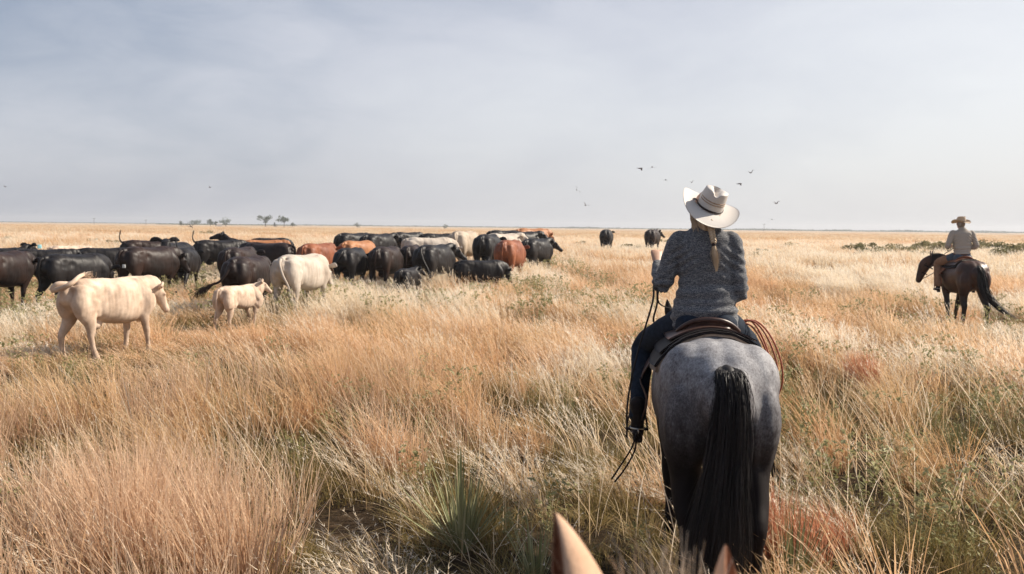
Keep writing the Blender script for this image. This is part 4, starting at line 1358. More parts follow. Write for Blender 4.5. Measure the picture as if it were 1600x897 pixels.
    if over_m:
        for k in (0, 1):
            hp, kn, an = [Vector(q) for q in J['legs'][k]]
            mb = MB()
            mb.tube([tuple(hp.lerp(kn, .35)) + (.105,), tuple(hp.lerp(kn, .6)) + (.102,), tuple(kn) + (.085,), tuple(kn.lerp(an, .35)) + (.084,), tuple(kn.lerp(an, .85)) + (.085,), tuple(an + Vector((.01, 0, -.01))) + (.085,)], side=(0, 1, 0.2), seg=20, cap=.1)
            me = fuse(mb, 'chaps', .011, 2)
            displace(me, lambda c: noise.noise(Vector((c[0] * 8, c[1] * 8, c[2] * 12))) * .010)
            link('chaps', me, over_m, e)
    for k in (0, 1):
        an = Vector(J['legs'][k][2]); sg = 1 if k == 0 else -1
        mb = MB()
        mb.tube([tuple(an + Vector((0, 0, .10))) + (.052,), tuple(an + Vector((.0, 0, .0))) + (.044, .05), tuple(an + Vector((.02, 0, -.055))) + (.042, .052)], side=(0, 1, 0), seg=16)
        mb.tube([tuple(an + Vector((-.05, 0, -.085))) + (.036, .03), tuple(an + Vector((.03, 0, -.075))) + (.042, .036), tuple(an + Vector((.12, sg * .01, -.085))) + (.044, .026), tuple(an + Vector((.19, sg * .015, -.09))) + (.026, .018)], side=(0, 1, 0), seg=16)
        me = fuse(mb, 'boot', .008, 2)
        b_ = link('boot', me, boot_m or leather_d, e)
        mb = MB(); mb.tube([tuple(an + Vector((-.065, 0, -.115))) + (.030, .026), tuple(an + Vector((-.02, 0, -.118))) + (.03, .026)], side=(0, 1, 0), seg=10, p=4, cap=.1)
        link('heel', mb.mesh('heel'), boot_m or leather_d, b_)
        mb = MB()
        P = [tuple(an + Vector((-.055 * math.cos(q) - .0, sg * .046 * math.sin(q), -.055)))+ (.006, .003) for q in np.linspace(-PI * .5, PI * .5, 13)]
        mb.tube(P, side=(0, 0, 1), seg=6, sub=1)
        mb.tube([tuple(an + Vector((-.055, 0, -.055))) + (.005,), tuple(an + Vector((-.10, 0, -.06))) + (.004,)], seg=6)
        mb.ball(an + Vector((-.105, 0, -.06)), (.014, .003, .014), 10, 6)
        link('spur', mb.mesh('spur'), metal, b_)
    if hat_args: hat(e, *hat_args)
    return e

# ---- grey roan horse with the near rider
HX = Vector((at(1104, 560, 5.73).x, 5.73, 0.0))
HX.z = terrain(HX.x, HX.y)
roan = empty('horse', HX, PI / 2 - R(4.0))
tag(roan, 'blue roan horse seen from behind with a thick black tail, carrying the near rider', 'horse')
neck = [(.50, 0, 1.18, .17, .30), (.78, .0, 1.24, .12, .235), (1.02, .02, 1.30, .085, .165), (1.18, .04, 1.36, .078, .12)]
head = [(1.18, .04, 1.36, .088, .115), (1.31, .045, 1.25, .09, .125), (1.44, .05, 1.06, .064, .088), (1.54, .055, .88, .055, .060), (1.58, .055, .80, .048, .048)]
me = horse_body('roan_body', neck, head, (.10, -.08), (-.05, .15), .0165)
eb_ = MB()
for s_ in (1, -1):
    add_part(eb_, horse_ear(.165, .07), Matrix.Translation((1.17, .035 + s_ * .065, 1.43)) @ Matrix.Rotation(-s_ * .22, 4, 'X') @ Matrix.Rotation(R(20 * s_), 4, 'Z'))
join_mesh(me, eb_)
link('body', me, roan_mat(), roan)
tl = horse_tail('roan_tail', [(-.77, .0, 1.385), (-.85, -.005, 1.36), (-.90, -.01, 1.22), (-.91, .0, 1.0), (-.92, .02, .75), (-.92, .045, .48), (-.90, .07, .22), (-.89, .07, .10)],
                [.046, .070, .086, .098, .125, .165, .16, .07], 3300, 5, hw=.0042, wave=.012)
link('tail', tl, black_hair, roan)
link('mane', mane_mesh('roan_mane', [(.45, 0, 1.47), (.75, 0, 1.46), (1.0, .02, 1.45), (1.16, .04, 1.47)], 260, .28, 8, side=-1), black_hair, roan)
for s_ in (1, -1):
    o = link('eye', eye_mesh, eye_m, roan); o.location = (1.32, .045 + s_ * .085, 1.26)

J = dict(
    torso=[(-.02, 0, -.005, .195, .145), (-.015, 0, .06, .202, .145), (-.01, 0, .16, .190, .130), (0, .0, .25, .162, .116), (.005, .0, .36, .166, .118), (.0, .005, .46, .180, .115), (-.005, .005, .525, .166, .092), (-.0, .005, .578, .115, .070), (.01, .005, .612, .066, .062)],
    head=(.05, .0, .715),
    arms=[[(.0, .172, .515), (.03, .258, .25), (.24, .272, .375)], [(.0, -.160, .515), (-.0, -.200, .215), (.22, -.12, .17)]],
    hands=[[(.55, .05, .75), (.35, -.7, .1), (.75, -.2, -.5), .95], [(.9, .35, .1), (.1, .2, .95), (.2, 1, -.1), .9]],
    legs=[[(.02, .11, .03), (.36, .345, -.17), (.16, .385, -.62)], [(.02, -.11, .03), (.36, -.345, -.17), (.16, -.385, -.62)]],
)
seatw = (.15, 1.505)
knees = [(J['legs'][0][1][0] + .15, .35, 1.3), (J['legs'][1][1][0] + .15, -.35, 1.3)]
ank = [(.16 + seatw[0], .385, -.62 + seatw[1]), (.16 + seatw[0], -.385, -.62 + seatw[1])]
# saddle blanket, saddle
bl = empty('saddle_blanket', (0, 0, 0)); bl.location = roan.location; bl.rotation_euler = roan.rotation_euler
tag(bl, 'dark saddle pad with a tan felt edge under the saddle of the roan horse', 'saddle blanket')
link('felt_pad', drape('felt_pad', -.345, .42, R(70), .004, .014, .05, wav=.006, seed=2), felt, bl)
link('top_blanket', drape('top_blanket', -.345, .40, R(66), .020, .014, .045, wav=.006, seed=9), leather_d, bl)
sa = saddle(roan, (leather, leather_d), knees, ank, x0=.13, label='dark brown leather western saddle on the roan horse with a worn rounded cantle')

hrot = Matrix.Rotation(R(22), 3, 'X') @ Matrix.Rotation(R(-24), 3, 'Y')
hatm = straw_hat('cream_straw', (0.70, 0.655, 0.61), (0.60, 0.55, 0.50))
woman = rider(roan, 'person with a blond braid, grey heather shirt and cream straw hat riding the roan horse', J, heather(), denim, seat=seatw,
              hat_args=((.035, -.02, .732), hrot, hatm, .215, .128, .032))
# hair: braid of three strands, loose end, strands beside the neck
hx, hy, hz_ = J['head']
mb = MB()
B0 = Vector((-.100, -.005, .645)); B1 = Vector((-.142, -.028, .515))
for k in range(3):
    st = []
    for i in range(40):
        u = i / 39; ph = u * 2 * PI * 2.6 + k * 2 * PI / 3
        c = B0.lerp(B1, u)
        r_ = .013 * (1 - .2 * u)
        st.append((c.x - .007 * math.sin(2 * ph), c.y + r_ * math.sin(ph), c.z, .0105 * (1 - .2 * u), .0105 * (1 - .2 * u)))
    mb.tube(st, side=(0, 1, 0), seg=10, sub=1)
link('braid', mb.mesh('braid'), blond, woman)
mb = MB(); mb.tube([(-.138, -.028, .508, .013), (-.139, -.029, .496, .013)], side=(0, 1, 0), seg=12)
link('hair_tie', mb.mesh('hair_tie'), hat_band_m, woman)
rs = np.random.RandomState(3)
mb = MB()
mb.tube([(-.14, -.029, .497, .011), (-.143, -.034, .46, .0125, .011), (-.14, -.042, .41, .010, .008), (-.135, -.047, .37, .004, .003)], side=(0, 1, 0), seg=12)
for i in range(120):
    a = rs.normal() * .0065; b_ = rs.normal() * .005
    mb.ribbon([(-.139 + b_ * .3, -.029 + a * .4, .497), (-.149 + b_, -.034 + a * 1.5, .45), (-.144 + b_, -.042 + a * 1.2, .40), (-.138 + b_, -.048 + a * .6, .37 - rs.rand() * .03)], .0025, .001, (0, 1, 0))
link('braid_end', mb.mesh('braid_end'), blond, woman)
mb = MB()
mb.ball((.03, 0, .665), (.090, .080, .075)); mb.ball((-.035, 0, .625), (.055, .062, .060))
cap_me = fuse(mb, 'hair_cap', .008, 2)
for i in range(0): pass
mb2 = MB()
for i in range(420):
    a = rs.uniform(PI * .45, PI * 1.55)
    p0 = Vector((.015 + .098 * math.cos(a), .086 * math.sin(a), .655 + .03 * math.sin(a) ** 2)); 
    p2 = Vector((-.098 + rs.normal() * .006, rs.normal() * .012, .635)) if rs.rand() < .75 else Vector((p0.x * .9 - .01, p0.y * .9 + rs.normal() * .006, .60 + rs.rand() * .05))
    p1 = p0.lerp(p2, .5) + Vector((-.012, (.01 if p0.y > 0 else -.01), -.01))
    mb2.ribbon([p0, p1, p2], .004, .0015, (.2, 1, .3))
for i in range(170):    # long loose strands at the left side of the neck
    y0 = .072 + rs.normal() * .009
    mb2.ribbon([(.01 + rs.normal() * .02, y0, .69), (-.02 + rs.normal() * .015, y0 + .006, .66), (-.035 + rs.normal() * .02, y0 - .01 + rs.normal() * .010, .59 - rs.rand() * .05)], .005, .0015, (.3, 1, 0))
join_mesh(cap_me, mb2)
link('hair', cap_me, blond, woman)

# reins: black straps from the left hand
def local_to_world(o, p): return Matrix.Translation(o.location) @ o.rotation_euler.to_matrix().to_4x4() @ Vector(p)
rn = empty('reins', (0, 0, 0)); rn.location = roan.location; rn.rotation_euler = roan.rotation_euler
tag(rn, 'long black leather reins hanging from the left hand of the near rider', 'reins')
hw_ = Vector((.44, .27, 1.95))
link('rein_strap', strap([hw_, hw_ + Vector((-.02, .02, -.20)), (.34, .305, 1.62), (.26, .40, 1.30), (.20, .455, 1.02), (.14, .46, .80)], .017, (1, .6, 0)).mesh('rein_strap'), leather_d, rn)
link('rein_strap', strap([hw_, hw_ + Vector((.0, .0, -.20)), (.44, .265, 1.62), (.46, .285, 1.50), (.58, .22, 1.42), (.9, .16, 1.28), (1.3, .13, 1.0), (1.54, .12, .88)], .017, (1, .6, 0)).mesh('rein_strap'), leather_d, rn)
link('rein_strap', strap([hw_, hw_ + Vector((.01, -.015, -.20)), (.42, .255, 1.62), (.60, .1, 1.54), (.9, -.10, 1.34), (1.3, -.06, 1.0), (1.54, .0, .88)], .017, (1, .6, 0)).mesh('rein_strap'), leather_d, rn)
link('rein_end', strap([(.16, .40, .82), (.12, .43, .74), (.06, .50, .64), (.02, .555, .565)], .011, (0.2, .3, 1)).mesh('rein_end'), leather_d, rn)
link('rein_end', strap([(.18, .40, .80), (.14, .41, .72), (.08, .47, .62), (.05, .535, .54)], .011, (0.2, .3, 1)).mesh('rein_end'), leather_d, rn)

# saddle strings at the right
ss_ = strap([(-.02, -.36, .92), (-.02, -.365, .80), (-.03, -.372, .66)], .012, (0, 1, 0))
for k in range(2):
    q = strap([(-.02 - .02 * k, -.375 - .012 * k, .95), (-.02 - .02 * k, -.39, .80), (-.03, -.405 - .01 * k, .62 + .03 * k)], .010, (0, 1, 0))
    link('saddle_string', q.mesh('saddle_string'), leather_d, sa)

# lariat: coiled orange rope hanging at the right of the saddle
ro = empty('coiled_rope', (0, 0, 0)); ro.location = roan.location; ro.rotation_euler = roan.rotation_euler
tag(ro, 'coiled orange red lariat rope hanging at the right side of the near rider\'s saddle', 'rope')
M = Mat('orange_rope')
wv = N(M.t, 'ShaderNodeTexWave'); wv.inputs['Scale'].default_value = 55; wv.bands_direction = 'DIAGONAL'
M.L(M.tc.outputs['Object'], wv.inputs[0])
M.color(M.ramp(wv.outputs[0], [(0.2, (0.30, 0.07, 0.035)), (0.8, (0.52, 0.17, 0.09))])).set(Roughness=.6)
M.bump(wv.outputs[0], .5, .003)
rope_m = M.m
for k, (cy, cz, ry, rz_, tilt) in enumerate(((-.30, 1.255, .165, .275, .10), (-.275, 1.245, .155, .265, .02), (-.285, 1.265, .155, .268, -.06), (-.315, 1.245, .185, .285, .14))):
    mb = MB()
    P = [(.27 + .012 * k + tilt * math.cos(q) * .4, cy + ry * math.cos(q) - .05 * math.sin(q) * math.cos(q), cz + rz_ * math.sin(q), .0058) for q in np.linspace(0, 2 * PI, 49)]
    mb.tube(P, side=(1, 0, 0), seg=8, sub=1, cap=.1)
    link('rope_loop', mb.mesh('rope_loop'), rope_m, ro)

# ---- dark bay horse with the far rider
p = at(1505, 414, 20.6)
BX = Vector((p.x, 20.6, 0)); BX.z = terrain(BX.x, BX.y)
bay = empty('horse', BX, PI / 2 - R(4))
tag(bay, 'dark bay horse with its tail blown out, carrying the far rider', 'horse')
neck = [(.50, 0, 1.20, .17, .31), (.74, .05, 1.33, .125, .24), (.93, .16, 1.42, .092, .18), (1.04, .27, 1.45, .08, .13)]
head = [(1.04, .29, 1.45, .09, .125), (1.10, .40, 1.35, .092, .135), (1.13, .46, 1.20, .072, .105), (1.15, .51, 1.04, .066, .078), (1.155, .525, .975, .06, .066)]
me = horse_body('bay_body', neck, head, (.20, -.20), (-.20, .26), .019)
eb_ = MB()
for s_ in (1, -1):
    add_part(eb_, horse_ear(.155, .07), Matrix.Translation((1.03 - s_ * .06, .30 + s_ * .03, 1.53)) @ Matrix.Rotation(s_ * -.15, 4, 'X') @ Matrix.Rotation(R(65), 4, 'Z'))
join_mesh(me, eb_)
link('body', me, bay_mat(), bay)
tl = horse_tail('bay_tail', [(-.77, 0, 1.40), (-.86, -.01, 1.34), (-.93, -.03, 1.15), (-1.00, -.06, .90), (-1.08, -.20, .66), (-1.18, -.42, .46), (-1.26, -.64, .34)],
                [.04, .07, .085, .10, .10, .075, .03], 420, 15, hw=.012)
link('tail', tl, black_hair, bay)
link('mane', mane_mesh('bay_mane', [(.45, 0, 1.47), (.72, .05, 1.55), (.90, .15, 1.59), (1.02, .27, 1.57)], 200, .26, 18, side=1, hw=.01), black_hair, bay)
eyes(bay, [(1.02, .42, 1.37)])
# bridle
mb = MB()
for (u, rr_) in ((0.30, .118), (.62, .082)):
    c = Vector(head[0][:3]).lerp(Vector(head[-1][:3]), u)
    dr = (Vector(head[-1][:3]) - Vector(head[0][:3])).normalized(); sv = Vector((-dr.y, dr.x, 0)).normalized(); nn_ = dr.cross(sv)
    P = [tuple(c + sv * math.cos(q) * rr_ * .84 + nn_ * math.sin(q) * rr_ * 1.1) + (.010, .004) for q in np.linspace(0, 2 * PI, 21)]
    mb.tube(P, side=tuple(dr), seg=6, sub=1)
br = tag(link('bridle', mb.mesh('bridle'), leather_d), 'black leather bridle on the head of the dark bay horse', 'bridle')
br.location = bay.location; br.rotation_euler = bay.rotation_euler
bl = empty('saddle_blanket', (0, 0, 0)); bl.location = bay.location; bl.rotation_euler = bay.rotation_euler
tag(bl, 'dark saddle pad with a light corner under the saddle of the dark bay horse', 'saddle blanket')
link('felt_pad', drape('felt_pad', -.34, .42, R(62), .006, .016, .05, wav=.008, seed=22), leather_d, bl)
link('pad_edge', drape('pad_edge', -.375, -.33, R(26), .008, .010, .0, nx=3, seed=23), simple('cream_fleece', (.62, .55, .44), .95, .1, .2, 60, .4), bl)
JM = dict(
    torso=[(-.03, 0, .06, .165, .125), (-.025, 0, .12, .172, .13), (-.02, 0, .20, .172, .125), (-.01, .0, .30, .185, .125), (.0, .0, .42, .205, .125), (.0, .0, .50, .215, .115), (.005, .0, .555, .19, .095), (.01, .0, .60, .11, .075), (.02, .0, .625, .068, .064)],
    head=(.06, .02, .745),
    arms=[[(.0, .21, .53), (-.02, .30, .26), (.24, .16, .24)], [(.0, -.21, .53), (-.03, -.29, .26), (.22, -.10, .20)]],
    hands=[[(.9, -.35, .1), (.1, .2, .95), (.2, -1, -.1), .9], [(.9, .35, .1), (.1, .2, .95), (.2, 1, -.1), .9]],
    legs=[[(.03, .11, .03), (.40, .34, -.13), (.26, .37, -.62)], [(.03, -.11, .03), (.40, -.34, -.13), (.26, -.37, -.62)]],
)
seatm = (.12, 1.53)
knees = [(.55, .34, 1.4), (.55, -.34, 1.4)]; ank = [(.38, .37, .91), (.38, -.37, .91)]
saddle(bay, (leather_t, leather), knees, ank, x0=.10, label='chestnut leather saddle on the dark bay horse')
hatm2 = straw_hat('tan_straw', (0.60, 0.47, 0.34), (0.50, 0.38, 0.26))
man = rider(bay, 'person in striped shirt, tan chaps and straw hat riding the dark bay horse', JM, striped(), denim2, over_m=chaps_m, seat=seatm, vox=.011,
            hat_args=((.04, .02, .775), Matrix.Rotation(R(28), 3, 'Z') @ Matrix.Rotation(R(0), 3, 'Y'), hatm2, .19, .12, .055, (1, 1), hat_band_m, False))
mb = MB(); mb.ball((.03, .02, .735), (.10, .084, .10)); link('hair', fuse(mb, 'hair', .012, 2), greyhair, man)
mb = MB(); P = [(-.03 + .130 * math.cos(q), .172 * math.sin(q), .085, .020, .006) for q in np.linspace(0, 2 * PI, 41)]
mb.tube(P, side=(0, 0, 1), seg=8, sub=1); link('belt', mb.mesh('belt'), leather, man)
rn = empty('reins', (0, 0, 0)); rn.location = bay.location; rn.rotation_euler = bay.rotation_euler
tag(rn, 'thin leather reins of the far rider leading to the head of the dark bay horse', 'reins')
for s_ in (1, -1):
    link('rein_strap', strap([(.40, .05 * s_, 1.74), (.75, .16 * s_ + .06, 1.52), (1.02, .10 * s_ + .32, 1.18), (1.14, .06 * s_ + .50, 1.02)], .016, (0, 0, 1)).mesh('rein_strap'), leather, rn)

# ---- the horse the photograph was taken from
cream_m = coat('palomino_coat', (0.40, 0.24, 0.15), (0.56, 0.38, 0.265), 6.0, 0.8, 0.1, 0.2)
own = empty('horse', (.0, -.08, 0), PI / 2 - R(8.5))
tag(own, 'pale cream horse showing only its two ears at the bottom edge', 'horse')
neck = [(.50, 0, 1.20, .17, .30), (.75, 0, 1.29, .12, .22), (.97, 0, 1.39, .086, .15), (1.12, 0, 1.46, .08, .12)]
head = [(1.12, 0, 1.47, .085, .115), (1.26, 0, 1.39, .09, .118), (1.46, 0, 1.18, .064, .084), (1.62, 0, 1.02, .056, .06), (1.68, 0, .95, .05, .046)]
me = horse_body('cream_body', neck, head, (0, .08), (0, -.05), .02)
eb_ = MB()
n0_ = len(me.polygons)
add_part(eb_, horse_ear(.215, .165), Matrix.Translation((1.20, .054, 1.557)) @ Matrix.Rotation(R(-19), 4, 'X') @ Matrix.Rotation(R(105), 4, 'Z'))
add_part(eb_, horse_ear(.190, .105), Matrix.Translation((1.20, -.062, 1.544)) @ Matrix.Rotation(R(4), 4, 'X') @ Matrix.Rotation(R(-108), 4, 'Z'))
join_mesh(me, eb_)
fz = np.random.RandomState(91)
eb_ = MB()
for (bx, by, bz, lx, sgn) in ((1.20, .054, 1.557, math.tan(R(19)), 1),):
    for i in range(260):
        t_ = fz.uniform(.35, .98); w_ = .034 * math.sin(PI * min(1, t_ * .82 + .18)) ** .75
        a_ = fz.rand() * 2 * PI
        p_ = Vector((bx + math.cos(a_) * w_, by + lx * t_ * .2 + math.sin(a_) * w_ * .8, bz + t_ * .20))
        d_ = Vector((math.cos(a_) * .5, math.sin(a_), .9 + fz.rand())) * .006
        eb_.ribbon([p_, p_ + d_ * .6, p_ + d_ * 1.2], .0006, .0002, (fz.normal(), fz.normal(), 0))
join_mesh(me, eb_)
link('body', me, cream_m, own)
me.materials.append(simple('ear_lining', (.27, .13, .08), .8, .1, .3, 60, .2))
ne_ = 2 * 14 * 12 + 28
for k in range(2):
    for q in range(n0_ + k * ne_ + 14 * 12, n0_ + k * ne_ + ne_): me.polygons[q].material_index = 1
rs = np.random.RandomState(31)
mb = MB()
for i in range(300):
    y0 = rs.uniform(-.05, .06); x0 = rs.uniform(.95, 1.2)
    h_ = rs.uniform(.06, .165)
    mb.ribbon([(x0, y0 * .5 - .01, 1.56), (x0 + .0, y0 * .8 - .01, 1.59 + h_ * .5), (x0 + rs.normal() * .02, -.01 + y0 * 1.0 + rs.normal() * .02, 1.595 + h_ * .95)], .0022, .0006, (.2, 1, 0))
link('mane', mb.mesh('mane'), hair_mat('flaxen_hair', (.5, .38, .26), (.75, .64, .5)), own)
tl = horse_tail('cream_tail', [(-.77, .0, 1.385), (-.85, 0, 1.36), (-.90, 0, 1.22), (-.91, .0, 1.0), (-.92, .0, .6), (-.9, 0, .25)], [.04, .06, .07, .08, .08, .03], 120, 35, hw=.02)
link('tail', tl, bpy.data.materials['flaxen_hair'], own)
eyes(own, [(1.30, .085, 1.35), (1.30, -.085, 1.35)])

# ------------------------------------------------------------------ yuccas
yucca_m = grass_mat('yucca_green', [(0.2, (0.10, 0.115, 0.045)), (0.42, (0.20, 0.21, 0.095)), (0.66, (0.46, 0.43, 0.26))], root=(0.13, 0.13, 0.05), transl=0.12)
def yleaf(name, L, W, bend):
    V = []; Fc = []; n = 6
    for i in range(n + 1):
        t = i / n; w_ = W * (.55 + .9 * t if t < .3 else (.82 * (1 - (t - .3) / .7) ** .8)) / 2
        x = bend * L * t ** 2.2; z = L * (t - .5 * bend * bend * t * t)
        V += [(x, -w_, z), (x + .25 * w_, 0, z - .1 * w_), (x, w_, z)]
    for i in range(n):
        a = 3 * i
        Fc += [(a, a + 1, a + 4, a + 3), (a + 1, a + 2, a + 5, a + 4)]
    me = bpy.data.meshes.new(name); me.from_pydata(V, [], Fc); me.materials.append(yucca_m)
    rs_ = random.Random(L)
    for nm, val in (('tone', .5), ('tip', 1.0)):
        a = me.attributes.new(nm, 'FLOAT', 'POINT'); a.data.foreach_set('value', [val * (1 if nm == 'tip' else rs_.uniform(.1, 1.8))] * len(V))
    return me
LEAVES = [yleaf('leaf%d' % i, L, .0115, b_) for i, (L, b_) in enumerate(((.50, .05), (.44, .12), (.40, .02), (.33, .2), (.47, -.06)))]
def yucca(px, py, sc, n, label, up=1.0):
    D = CAMH * F / (py - 357)
    p = at(px, py, D)
    e = empty('yucca_plant', (p.x, p.y, terrain(p.x, p.y)), RS.rand() * 6, sc)
    tag(e, label, 'yucca')
    for i in range(n):
        o = bpy.data.objects.new('leaf', LEAVES[RS.randint(5)]); COL.objects.link(o); o.parent = e
        az = RS.rand() * 2 * PI; tl_ = abs(RS.normal()) * .54 / up
        tl_ = min(tl_, 1.25)
        o.rotation_euler = Euler((0, tl_, az), 'XYZ')
        o.location = (.03 * math.cos(az), .03 * math.sin(az), .02)
        s_ = RS.uniform(.75, 1.15); o.scale = (s_, s_, s_)
yucca(722, 880, 1.42, 95, 'large spiky yucca in the foreground grass left of the cream horse\'s ear')
yucca(838, 935, 1.0, 60, 'smaller yucca at the bottom edge just left of the cream horse\'s ear')
yucca(1240, 925, 1.1, 60, 'yucca at the bottom edge right of the roan horse\'s hind legs')
yucca(1490, 712, .85, 50, 'yucca in the grass below the dark bay horse')
yucca(1316, 616, .75, 40, 'small yucca beside the rust red tuft right of the roan horse')
yucca(885, 665, .80, 40, 'faint yucca in tall grass left of the near rider\'s boot')

# ------------------------------------------------------------------ shrubs and trees
def leaf_mat(name, c1, c2, c3):
    M = Mat(name)
    oi = N(M.t, 'ShaderNodeObjectInfo')
    v = M.m2('ADD', M.m2('MULTIPLY', M.noise(3.0, 3), .9), M.m2('MULTIPLY', oi.outputs['Random'], .2))
    c = M.ramp(v, [(0.35, c1), (0.55, c2), (0.75, c3)])
    M.color(c).set(Roughness=.7, Specular_IOR_Level=.2)
    tr = N(M.t, 'ShaderNodeBsdfTranslucent'); M.L(c, tr.inputs[0])
    q = N(M.t, 'ShaderNodeMixShader'); q.inputs[0].default_value = .3
    M.L(M.b.outputs[0], q.inputs[1]); M.L(tr.outputs[0], q.inputs[2]); M.L(q.outputs[0], M.out.inputs[0])
    return M.m
shrub_m = leaf_mat('sage_leaves', (.11, .105, .045), (.22, .20, .09), (.42, .35, .19))
tree_m = leaf_mat('tree_leaves', (.035, .055, .02), (.06, .085, .03), (.09, .115, .045))
bark_m = simple('bark', (.09, .065, .045), .9, .1, .3, 10, .4)
def leafball(name, n, R3, leaf, lobes, seed, mat, flat=.0):
    rs = np.random.RandomState(seed); V = []; Fc = []; c = 0
    L = [(rs.normal(size=3) * np.array(R3) * .45, rs.uniform(.35, .62)) for _ in range(lobes)]
    for i in range(n):
        lc, lr = L[rs.randint(lobes)]
        d = rs.normal(size=3); d /= np.linalg.norm(d)
        p = lc + d * np.array(R3) * lr * rs.uniform(.55, 1.1)
        a = rs.normal(size=3); a /= np.linalg.norm(a); b = np.cross(a, rs.normal(size=3)); b /= np.linalg.norm(b)
        s_ = leaf * rs.uniform(.6, 1.3)
        p = p + np.array([0, 0, R3[2]])
        V += [tuple(p - a * s_), tuple(p + b * s_ * .5), tuple(p + a * s_), tuple(p - b * s_ * .5)]
        Fc.append((c, c + 1, c + 2, c + 3)); c += 4
    me = bpy.data.meshes.new(name); me.from_pydata(V, [], Fc); me.materials.append(mat)
    return me
SH = [leafball('shrub_leaves%d' % i, 700, (.75, .75, .40), .07, 7, 200 + i, shrub_m) for i in range(3)]
stem_mb = MB()
for i in range(7):
    a = i * .9
    stem_mb.tube([(0, 0, -.05, .02), (.15 * math.cos(a), .15 * math.sin(a), .25, .014), (.4 * math.cos(a), .4 * math.sin(a), .55, .006)], side=(.3, .2, .8), seg=6, sub=2)
stem_me = stem_mb.mesh('shrub_stems')
nsh = 0
def shrub(px, D, sc, label, group):
    p = at(px, 380, D)
    e = empty('shrub', (p.x, D, terrain(p.x, D)), RS.rand() * 6, sc)
    tag(e, label, 'shrub', group)
    link('foliage', SH[RS.randint(3)], None, e); link('stem', stem_me, bark_m, e)
for i in range(30):
    shrub(1328 + i * 9.6 + RS.normal() * 5, 56 + RS.uniform(-5, 6), RS.uniform(.7, 1.15), 'low grey green shrub in the long row across the field behind the far rider', 'row of shrubs behind the far rider')
for px, D, sc, lb in [(975, 62, .7, 'scrub bush just right of the left lone black cow'), (992, 60, .6, 'scrub bush just left of the right lone black cow'), (1180, 50, .5, 'low scrub bush on the field right of the near rider\'s shoulder'),
                  (1197, 55, .6, 'second scrub bush right of the near rider\'s shoulder'), (905, 70, .7, 'scrub bush between the herd and the left lone cow'), (640, 75, .7, 'small scrub bush above the middle of the black row'),
                  (625, 90, 1.0, 'far scrub bush above the cows in the middle of the herd'), (550, 80, .8, 'scrub bush near the lone small horizon tree'), (140, 60, .6, 'scrub bush on the field above the big glossy black cow'),
                  (182, 58, .6, 'scrub bush left of the cow with its tail held up'), (15, 65, .6, 'scrub bush at the far left edge of the field'), (1230, 70, .8, 'scrub bush halfway between the near rider and the shrub row'),
                  (330, 100, .9, 'far scrub bush below the distant farm trees'), (1042, 75, .8, 'scrub bush right behind the right lone black cow')]:
    shrub(px, D, sc, lb, 'scrub bushes scattered over the field')

def tree(px, D, h, wd, seed, label, trunk=True, tall=.5):
    p = at(px, 350, D); z = terrain(p.x, D)
    e = empty('tree', (p.x, D, z), RS.rand() * 6)
    tag(e, label, 'tree', None)
    mb = MB()
    th = h * (1 - tall * .75)
    mb.tube([(0, 0, -.3, .05 * h), (.02 * h, 0, th * .5, .035 * h), (0, .02 * h, th, .025 * h)], seg=8, sub=2)
    rs = np.random.RandomState(seed)
    for k in range(6):
        a = k * 1.05 + rs.rand()
        mb.tube([(0, 0, th * .7, .02 * h), (math.cos(a) * wd * .2, math.sin(a) * wd * .2, th * 1.1, .013 * h), (math.cos(a) * wd * .38, math.sin(a) * wd * .38, h * .8, .006 * h)], side=(.3, .2, .8), seg=6, sub=2)
    link('trunk', mb.mesh('trunk'), bark_m, e)
    c = link('crown', leafball('crown', 900, (wd / 2, wd / 2, h * tall * .5), h * .05, 9, seed, tree_m), None, e)
    c.location = (0, 0, h * (1 - tall))
D0 = 620
k_ = D0 / F
for (px, w_, h_, tall, lab) in [
    (284, 7, 5, .85, 'small low tree at the left end of the distant farm trees'),
    (301, 22, 8, .9, 'wide bushy tree on the far left of the horizon'),
    (329, 9, 8, .85, 'narrow tree just right of the wide bushy tree on the horizon'),
    (337, 6, 6, .85, 'smallest tree between the narrow tree and the round farm tree'),
    (353, 17, 9, .85, 'round tree on the horizon above the raised black cow'),
    (415, 17, 13, .62, 'distant tree with a bare trunk, left one of the tall pair'),
    (444, 18, 13, .6, 'distant tree with a flat crown, right one of the tall pair'),
    (457, 6, 5, .8, 'little bush like tree right of the flat crowned tree'),
    (430, 5, 4, .9, 'tiny tree between the tall pair on the horizon'),
    (558, 8, 5, .85, 'lone small tree on the horizon above the black cows'),
    (696, 10, 4, .9, 'low lone tree on the horizon above the cream cow')]:
    tree(px, D0, (h_ + 1.5) * k_ * 1.15, w_ * k_ * 1.1, 300 + px, lab, tall=tall)

